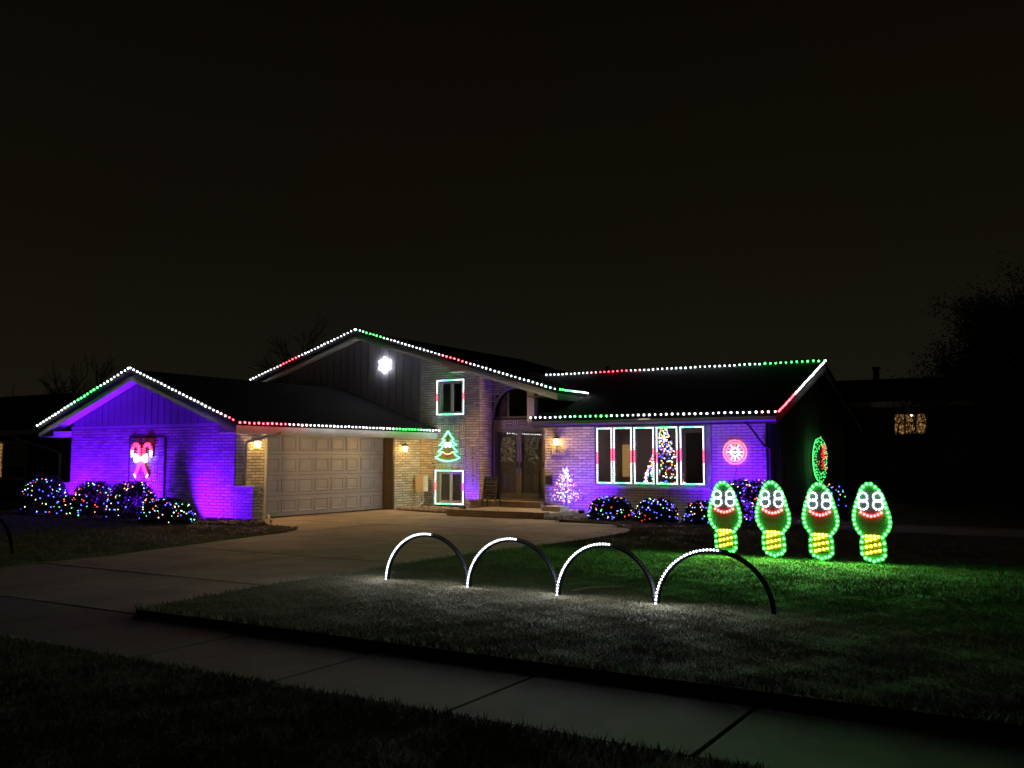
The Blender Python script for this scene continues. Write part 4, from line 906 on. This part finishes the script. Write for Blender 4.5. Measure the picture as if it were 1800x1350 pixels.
# small lit tree on a stand
tx, ty = -12.24, 23.0
t = thing('lit_twig_tree', 'small artificial twig tree covered in pink, blue and white lights beside the porch', 'lit tree', (tx, ty, .02))
obj('stand', MB().tube([(tx, ty, .05), (tx, ty, 1.30)], .012, 6).tube([(tx, ty, .16), (tx-.2, ty-.12, .03)], .008, 5).tube([(tx, ty, .16), (tx+.2, ty-.12, .03)], .008, 5).tube([(tx, ty, .16), (tx, ty+.22, .03)], .008, 5), 'black_metal', t)
br = MB(); B = {k: MB() for k in ('mini_red', 'mini_blue', 'mini_white', 'mini_pink', 'mini_orange', 'mini_cool')}
for i in range(56):
    h = .36+.92*(i/56); t_ = (h-.36)/.95; r_ = .50*(.78+.9*t_ if t_ < .22 else .978*(1-(t_-.22)/.80))*rnd.uniform(.7, 1.10); a = i*2.4+rnd.gauss(0, .2); e_ = Vector((tx+r_*math.cos(a), ty+r_*math.sin(a), h+rnd.uniform(-.02, .06)))
    br.tube([(tx, ty, h-.04), tuple(e_)], .004, 4)
    for q in range(4):
        f = [1, .75, .5, .3][q]+rnd.uniform(-.1, .08); k = rnd.choice(['mini_pink', 'mini_cool', 'mini_white', 'mini_orange', 'mini_blue', 'mini_red'] if f > .7 else ['mini_white', 'mini_cool', 'mini_blue', 'mini_blue', 'mini_pink', 'mini_cool'])
        B[k].ico(Vector((tx, ty, h-.04)).lerp(e_, f)+Vector((rnd.gauss(0, .012), rnd.gauss(0, .012), rnd.gauss(0, .012))), .0115)
obj('twigs', br, 'black_metal', t)
for k, b in B.items():
    if b.v: obj('light_dots', b, k, t, kind='stuff')

# ------------------------------------------------------------------ indoors, behind the bow window
ix, iy = -10.03, 24.75
t = thing('indoor_tree', 'tall indoor Christmas tree full of coloured lights behind the bow window', 'christmas tree', (ix, iy, .34))
obj('trunk', MB().tube([(ix, iy, .34), (ix, iy, 2.55)], [.04, .008], 6), 'bark', t)
n = 9000; hh = nr.uniform(0, 1, n)**1.3; rr_ = (.70*(1-hh)+.05)*np.sqrt(nr.uniform(.15, 1, n))*(1+.12*np.sin(hh*38)); aa = nr.uniform(0, 6.283, n)
Cn = np.c_[ix+rr_*np.cos(aa), iy+rr_*np.sin(aa)*.8, .5+2.05*hh]; d1 = nr.normal(0, 1, (n, 3)); d1 /= np.linalg.norm(d1, axis=1)[:, None]; d2 = nr.normal(0, 1, (n, 3)); d2 /= np.linalg.norm(d2, axis=1)[:, None]
V = np.stack([Cn-d1*.03, Cn+d2*.012, Cn+d1*.03], 1).reshape(-1, 3); obj('needles', fast_mesh('needles', V, tri=np.arange(3*n).reshape(n, 3)), 'leaf', t, kind='stuff')
B = {k: MB() for k in ('mini_red', 'mini_blue', 'mini_white', 'mini_orange', 'mini_green')}
for i in range(560):
    h = rnd.random()**1.25; a = rnd.uniform(math.pi*.95, math.pi*2.05); r_ = (70*(1-h)*.01+.04)*rnd.uniform(.9, 1.04)
    k = rnd.choice(['mini_orange', 'mini_orange', 'mini_white', 'mini_white', 'mini_white', 'mini_white', 'mini_blue', 'mini_blue', 'mini_green', 'mini_red']); B[k].ico((ix+r_*math.cos(a), iy+r_*math.sin(a)*.8, .5+2.02*h), .0150)
for k, b in B.items():
    if b.v: obj('light_dots', b, k, t, kind='stuff')
t = thing('picture', 'dark framed picture on the living room wall behind the middle pane', 'picture', (-12.0, 27.95, 1.9))
obj('frame', MB().box(-11.72, -11.12, 27.955, 27.99, 1.78, 2.36), 'room_dark', t); obj('canvas', MB().box(-11.66, -11.18, 27.948, 27.954, 1.84, 2.30), 'storm_frame', t)
t = thing('red_ribbon', 'red ribbon loop standing on the sill behind the rightmost pane', 'ribbon', (-8.62, 23.95, .8))
obj('loop', MB().tube([(-8.62+.13*math.sin(k*math.pi/10)+.05*math.cos(k*math.pi/10), 23.97, 1.24+.20*math.cos(k*math.pi/10)) for k in range(21)], .028, 6), 'red_cloth', t)
obj('stand', MB().tube([(-8.64, 23.97, .34), (-8.64, 23.97, 1.06)], .012, 6), 'grey_metal', t)

# ------------------------------------------------------------------ shrubs with net lights
COLS = ['mini_red', 'mini_orange', 'mini_green', 'mini_blue', 'mini_blue', 'mini_blue', 'mini_cool', 'mini_white']
def shrub(x, y, rx, ry, h, label, llabel, nl=110, seed=1, leaves=6500, z0=.02):
    r = np.random.default_rng(seed); rr = random.Random(seed)
    rx *= .90; t = thing('shrub', label, 'shrub', (x, y, 0), 'clipped shrubs')
    def surf(a, ph, k=1.0):
        ce, se = np.cos(ph), np.sin(ph); lump = 1+.035*np.sin(a*3+seed)+.03*np.sin(a*5+ph*4+seed*2)
        q = k*lump
        return np.stack([x+rx*q*np.cos(a)*np.sign(ce)*np.abs(ce)**.75, y+ry*q*np.sin(a)*np.abs(ce)**.75, z0+.02+h*q*np.abs(se)**.85], -1)
    n = leaves; a = r.uniform(0, 6.283, n); ph = np.arcsin(r.uniform(0.0, 1, n)); k = 1-.30*r.uniform(0, 1, n)**2.0+r.normal(0, .02, n)
    C_ = surf(a, ph, k); s = .030*r.uniform(.6, 1.4, n)[:, None]
    d1 = r.normal(0, 1, (n, 3)); d1 /= np.linalg.norm(d1, axis=1)[:, None]; d2 = np.cross(d1, r.normal(0, 1, (n, 3))); d2 /= np.linalg.norm(d2, axis=1)[:, None]
    V = np.stack([C_-d1*s, C_+d2*s*.5, C_+d1*s, C_-d2*s*.5], 1).reshape(-1, 3)
    obj('foliage', fast_mesh('foliage', V, quad=np.arange(4*n).reshape(n, 4)), 'leaf', t, kind='stuff')
    m = MB()
    for i in range(9):
        an_ = rr.uniform(0, 6.28); q = rr.uniform(.3, .75); m.tube([(x+rr.gauss(0, .04), y+rr.gauss(0, .04), 0), (x+rx*q*.5*math.cos(an_), y+ry*q*.5*math.sin(an_), h*.4), (x+rx*q*math.cos(an_), y+ry*q*math.sin(an_), h*rr.uniform(.55, .8))], [.018, .012, .005], 5)
    obj('stems', m, 'bark', t)
    L = thing('net_lights', llabel, 'string lights', (x, y, .05), 'coloured net lights over the shrubs')
    B = {k: MB() for k in sorted(set(COLS))}; w_ = []
    for i in range(int(nl*.85)):
        an_ = rr.uniform(math.pi*.9, math.pi*2.25); pz = math.asin(rr.uniform(.03, .99)); p = surf(np.array(an_), np.array(pz), 1.0+rr.uniform(-.05, .02)); B[rr.choice(COLS)].ico(tuple(p), .0108*rr.uniform(.7, 1.25)); w_.append(tuple(p))
    for k, b in B.items():
        if b.v: obj('light_dots', b, k, L, kind='stuff')
    wm = MB(); ww_ = sorted(w_, key=lambda q: (round(q[2]/.12), q[0]))
    for p, q in zip(ww_[:-1], ww_[1:]):
        if math.dist(p, q) < .35: wm.tube([p, q], .003, 3)
    obj('wire', wm, 'black_plastic', L, kind='stuff')
shrub(-24.52, 15.45, .78, .6, 1.05, 'tall rounded shrub with net lights, leftmost at the garage', 'coloured lights over the tall leftmost shrub', 105, 11)
shrub(-23.35, 15.5, .52, .45, .52, 'small low shrub with lights between two taller ones, second from left', 'coloured lights over the small low shrub between two taller ones', 42, 12, 3500)
shrub(-22.25, 15.4, .66, .55, .92, 'rounded shrub with lights left of the candy canes, third from left', 'coloured lights over the rounded shrub left of the candy canes', 95, 13)
shrub(-20.64, 15.38, .76, .58, .93, 'rounded shrub with lights below the candy canes, fourth from left', 'coloured lights over the rounded shrub right below the candy canes', 100, 14)
shrub(-18.82, 14.98, 1.02, .40, .56, 'long low shrub with lights nearest the garage corner', 'coloured lights over the long low shrub nearest the garage corner', 110, 15)
shrub(-10.12, 21.5, .66, .50, .55, 'low dark mound shrub with lights below the bow window\'s left panes', 'coloured lights over the mound shrub below the left panes', 110, 16)
shrub(-8.86, 21.35, .60, .48, .54, 'low dark mound shrub with lights below the bow window\'s right panes', 'coloured lights over the mound shrub below the right panes', 110, 17)
shrub(-7.75, 21.35, .46, .42, .50, 'small shrub with lights partly behind the leftmost bulb figure', 'coloured lights over the small shrub behind the leftmost bulb figure', 70, 18, 4500)
shrub(-6.72, 21.75, 1.02, .75, 1.02, 'largest round shrub with lights behind the second bulb figure', 'coloured lights over the largest shrub behind the second bulb figure', 150, 19, 9000)
shrub(-5.45, 24.5, .42, .42, .86, 'shrub with lights round the house corner behind the third bulb figure', 'coloured lights over the shrub round the house corner', 60, 20, 4000)

# ------------------------------------------------------------------ trees and neighbours in the dark
def grow(m, p, d, L, r, depth, rg, spread=.55):
    p = Vector(p); d = Vector(d).normalized(); pts = [p]; rad = [r]; k = 4
    for i in range(k):
        d = (d+Vector((rg.gauss(0, .10), rg.gauss(0, .10), rg.gauss(.02, .08)))).normalized(); p = p+d*L/k; pts.append(p.copy()); rad.append(r*(1-.40*(i+1)/k))
    m.tube(pts, rad, 6 if depth > 2 else 4, cap=False); ends = [(pts[-1], d)]
    if depth > 0:
        for j in range(3 if depth > 1 else 4):
            q = pts[rg.choice([2, 3, 4])]; a = rg.uniform(0, 6.28); n = d.orthogonal().normalized(); n.rotate(Matrix.Rotation(a, 3, d))
            nd = (d+n*spread*rg.uniform(.7, 1.5)).normalized(); ends += grow(m, q, nd, L*rg.uniform(.58, .80), r*.52, depth-1, rg, spread)
    return ends
def tree(x, y, H, r, label, seed, depth=4, leaf=0, lr=.5, lsize=.10, spread=.6, bark='bark', lean_=(0, 0)):
    rg = random.Random(seed); t = thing('tree', label, 'tree', (x, y, 0), 'dark trees behind the houses')
    tm = MB(); cm = MB(); z = H*.28; tm.tube([(x, y, -.1), (x+lean_[0]*.3, y, z*.5), (x+lean_[0], y+lean_[1], z)], [r*1.25, r, r*.85], 9); ends = []
    for j in range(6):
        a = j*1.05+rg.uniform(-.3, .3); up = .55+.5*(j % 2); ends += grow(cm, (x+lean_[0], y+lean_[1], z*(.8+.05*j)), (math.cos(a)*.8, math.sin(a)*.8, up), H*.27, r*.55, depth-1, rg, spread)
    ends += grow(cm, (x+lean_[0], y+lean_[1], z), (0, 0, 1), H*.30, r*.75, depth, rg, spread)
    obj('trunk', tm, bark, t); obj('crown', cm, bark, t)
    if leaf:
        E_ = np.array([tuple(e_[0]) for e_ in ends]); r2 = np.random.default_rng(seed); idx = r2.integers(0, len(E_), leaf); C_ = E_[idx]+r2.normal(0, lr, (leaf, 3))
        d1 = r2.normal(0, 1, (leaf, 3)); d1 /= np.linalg.norm(d1, axis=1)[:, None]; d2 = np.cross(d1, r2.normal(0, 1, (leaf, 3))); d2 /= np.linalg.norm(d2, axis=1)[:, None]; s = lsize*r2.uniform(.5, 1.4, leaf)[:, None]
        V = np.stack([C_-d1*s, C_+d2*s*.4, C_+d1*s, C_-d2*s*.4], 1).reshape(-1, 3); obj('leaves', fast_mesh('leaves', V, quad=np.arange(4*leaf).reshape(leaf, 4)), 'leaf_dark', t, kind='stuff')
tree(-1.3, 33.5, 7.6, .30, 'big dense dark tree at the right edge of the picture', 5, 4, 46000, .24, .05)
tree(3.6, 31.0, 7.6, .32, 'dark tree cut off by the right edge of the picture', 6, 4, 38000, .26, .055)
tree(-2.6, 41.0, 6.5, .2, 'smaller dark tree behind the lit neighbour window', 9, 4, 9000, .25, .08)
tree(-50.2, 52.0, 12.5, .25, 'bare tree silhouette behind the main gable', 21, 4)
tree(-46.0, 55.0, 11.0, .22, 'thin bare tree silhouette just left of the main gable peak', 22, 4)
tree(-82.0, 56.0, 12.5, .3, 'bare tree silhouette above the neighbour roof at far left', 23, 4)
tree(-92.0, 60.0, 14.0, .3, 'bare tree silhouette at the left edge of the picture', 24, 4)
tree(-72.0, 60.0, 10.5, .3, 'low bare tree silhouette above the left end of the garage roof', 25, 4)

def simple_house(x0, x1, y0, y1, ze, zr, label, name='neighbour_house'):
    t = thing(name, label, 'house', ((x0+x1)/2, y0, 0)); ym = (y0+y1)/2; o_ = .5
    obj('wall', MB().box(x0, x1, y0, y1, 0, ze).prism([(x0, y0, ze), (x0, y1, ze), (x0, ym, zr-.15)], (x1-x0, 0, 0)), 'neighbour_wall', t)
    obj('roof', MB().prism([(x0-o_, y0-o_, ze-.1), (x0-o_, ym, zr), (x1+o_, ym, zr), (x1+o_, y0-o_, ze-.1)], (0, 0, .12)), 'shingle', t)
    obj('roof', MB().prism([(x0-o_, ym+.002, zr), (x0-o_, y1+o_, ze-.1), (x1+o_, y1+o_, ze-.1), (x1+o_, ym+.002, zr)], (0, 0, .12)), 'shingle', t)
    obj('gutter', MB().box(x0-o_, x1+o_, y0-o_-.08, y0-o_-.005, ze-.14, ze+.02), 'neighbour_trim', t)
    obj('soffit', MB().box(x0-o_+.02, x1+o_-.02, y0-o_, y0-.005, ze-.16, ze-.14), 'neighbour_trim', t)
    return t
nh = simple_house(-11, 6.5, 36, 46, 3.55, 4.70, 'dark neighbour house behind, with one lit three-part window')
wn = obj('window', MB().box(-5.72, -4.62, 35.96, 35.995, 2.38, 3.16), 'neighbour_wall', nh)
for i in range(3):
    a = -5.68+i*.362
    obj('pane', MB().box(a, a+.30, 35.94, 35.955, 2.42, 3.12), 'warm_pane', wn)
    obj('muntin', MB().box(a, a+.30, 35.925, 35.938, 2.80, 2.835), 'neighbour_wall', wn)
obj('bright_lamp', MB().ico((-5.12, 35.92, 3.08), .035), 'mini_white', wn)
obj('chimney', MB().tube([(-7.15, 41, 4.6), (-7.15, 41, 5.25)], .12, 10).lathe([(.17, 0), (.17, .08)], (-7.15, 41, 5.25), 10), 'neighbour_wall', nh)
# twigs in front of that window break up the light
m = MB(); rg = random.Random(4)
for i in range(26):
    x = rg.uniform(-5.9, -4.4); p = Vector((x, 35.2+rg.uniform(-.2, .3), 1.4)); pts = [p]
    for k in range(6): p = p+Vector((rg.gauss(0, .14), rg.gauss(0, .05), .33)); pts.append(p)
    m.tube(pts, .012, 4)
    for q in pts[2:]: m.tube([q, q+Vector((rg.gauss(0, .25), 0, rg.uniform(.05, .3)))], .008, 4)
tw = thing('bare_shrub', 'bare twiggy shrub in front of the lit neighbour window', 'shrub', (-5.1, 35.2, 0)); obj('twigs', m, 'bark', tw); obj('stem', MB().tube([(-5.1, 35.2, 0), (-5.1, 35.2, 1.5)], .04, 6), 'bark', tw)
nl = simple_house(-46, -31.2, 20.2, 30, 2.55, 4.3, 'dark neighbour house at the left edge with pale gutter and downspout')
wn = obj('window', MB().box(-35.5, -33.2, 20.16, 20.195, .75, 2.2), 'neighbour_trim', nl)
for i in range(3): obj('pane', MB().box(-35.42+i*.74, -34.76+i*.74, 20.14, 20.155, .83, 2.12), 'warm_pane' if i == 0 else 'glass_dark', wn)
obj('downspout', MB().tube([(-33.3, 19.64, 2.42), (-33.2, 19.68, 2.28), (-31.3, 20.1, 1.80), (-31.12, 20.14, 1.70), (-31.12, 20.14, .1)], .05, 6), 'neighbour_trim', nl)
tw = thing('bare_shrub', 'pale bare-branched shrub at the left edge of the lawn', 'shrub', (-32.6, 17.5, 0)); m = MB(); rg = random.Random(8); ends = []
for j in range(6): grow(m, (-31.6+rg.gauss(0, .1), 17.5, 0), (rg.gauss(-.1, .35), rg.gauss(0, .2), 1), .75, .03, 2, rg, .6)
obj('branches', m, 'bark_pale', tw)
# fallen leaves and litter on the near grass
lf = MB()
lf.add([(-.045, 0, 0), (0, -.018, .006), (.05, 0, .012), (0, .018, .004)], [(0, 1, 2, 3)])
lme = mesh_of('leaf', lf)
lme.materials.append(MT['chalk_white'])
for i, (x, y, a, lb_) in enumerate(((-5.55, 4.05, .3, 'pale fallen leaf far left on the near dark grass'), (-4.6, 3.75, .8, 'pale fallen leaf second from the left on the near dark grass'), (-2.75, 3.62, .2, 'pale fallen leaf near the bottom centre left of the grass'), (-2.2, 3.70, -.1, 'pale fallen leaf near the bottom centre of the grass'))):
    o = bpy.data.objects.new('fallen_leaf', lme); COL.objects.link(o); o.location = (x, y, -.005); o.rotation_euler = (.2, .1, a); o.scale = (.8, .8, .8); tag(o, lb_, 'leaf', 'fallen leaves on the parkway grass')
o = obj('stick', MB().tube([(-5.12, 9.75, .05), (-4.95, 9.95, .085), (-4.72, 10.25, .07)], .006, 5), 'bark_pale'); tag(o, 'thin pale stick lying on the lawn by the third arch', 'stick')
for o in bpy.data.objects:
    if '_w' in o: del o['_w']
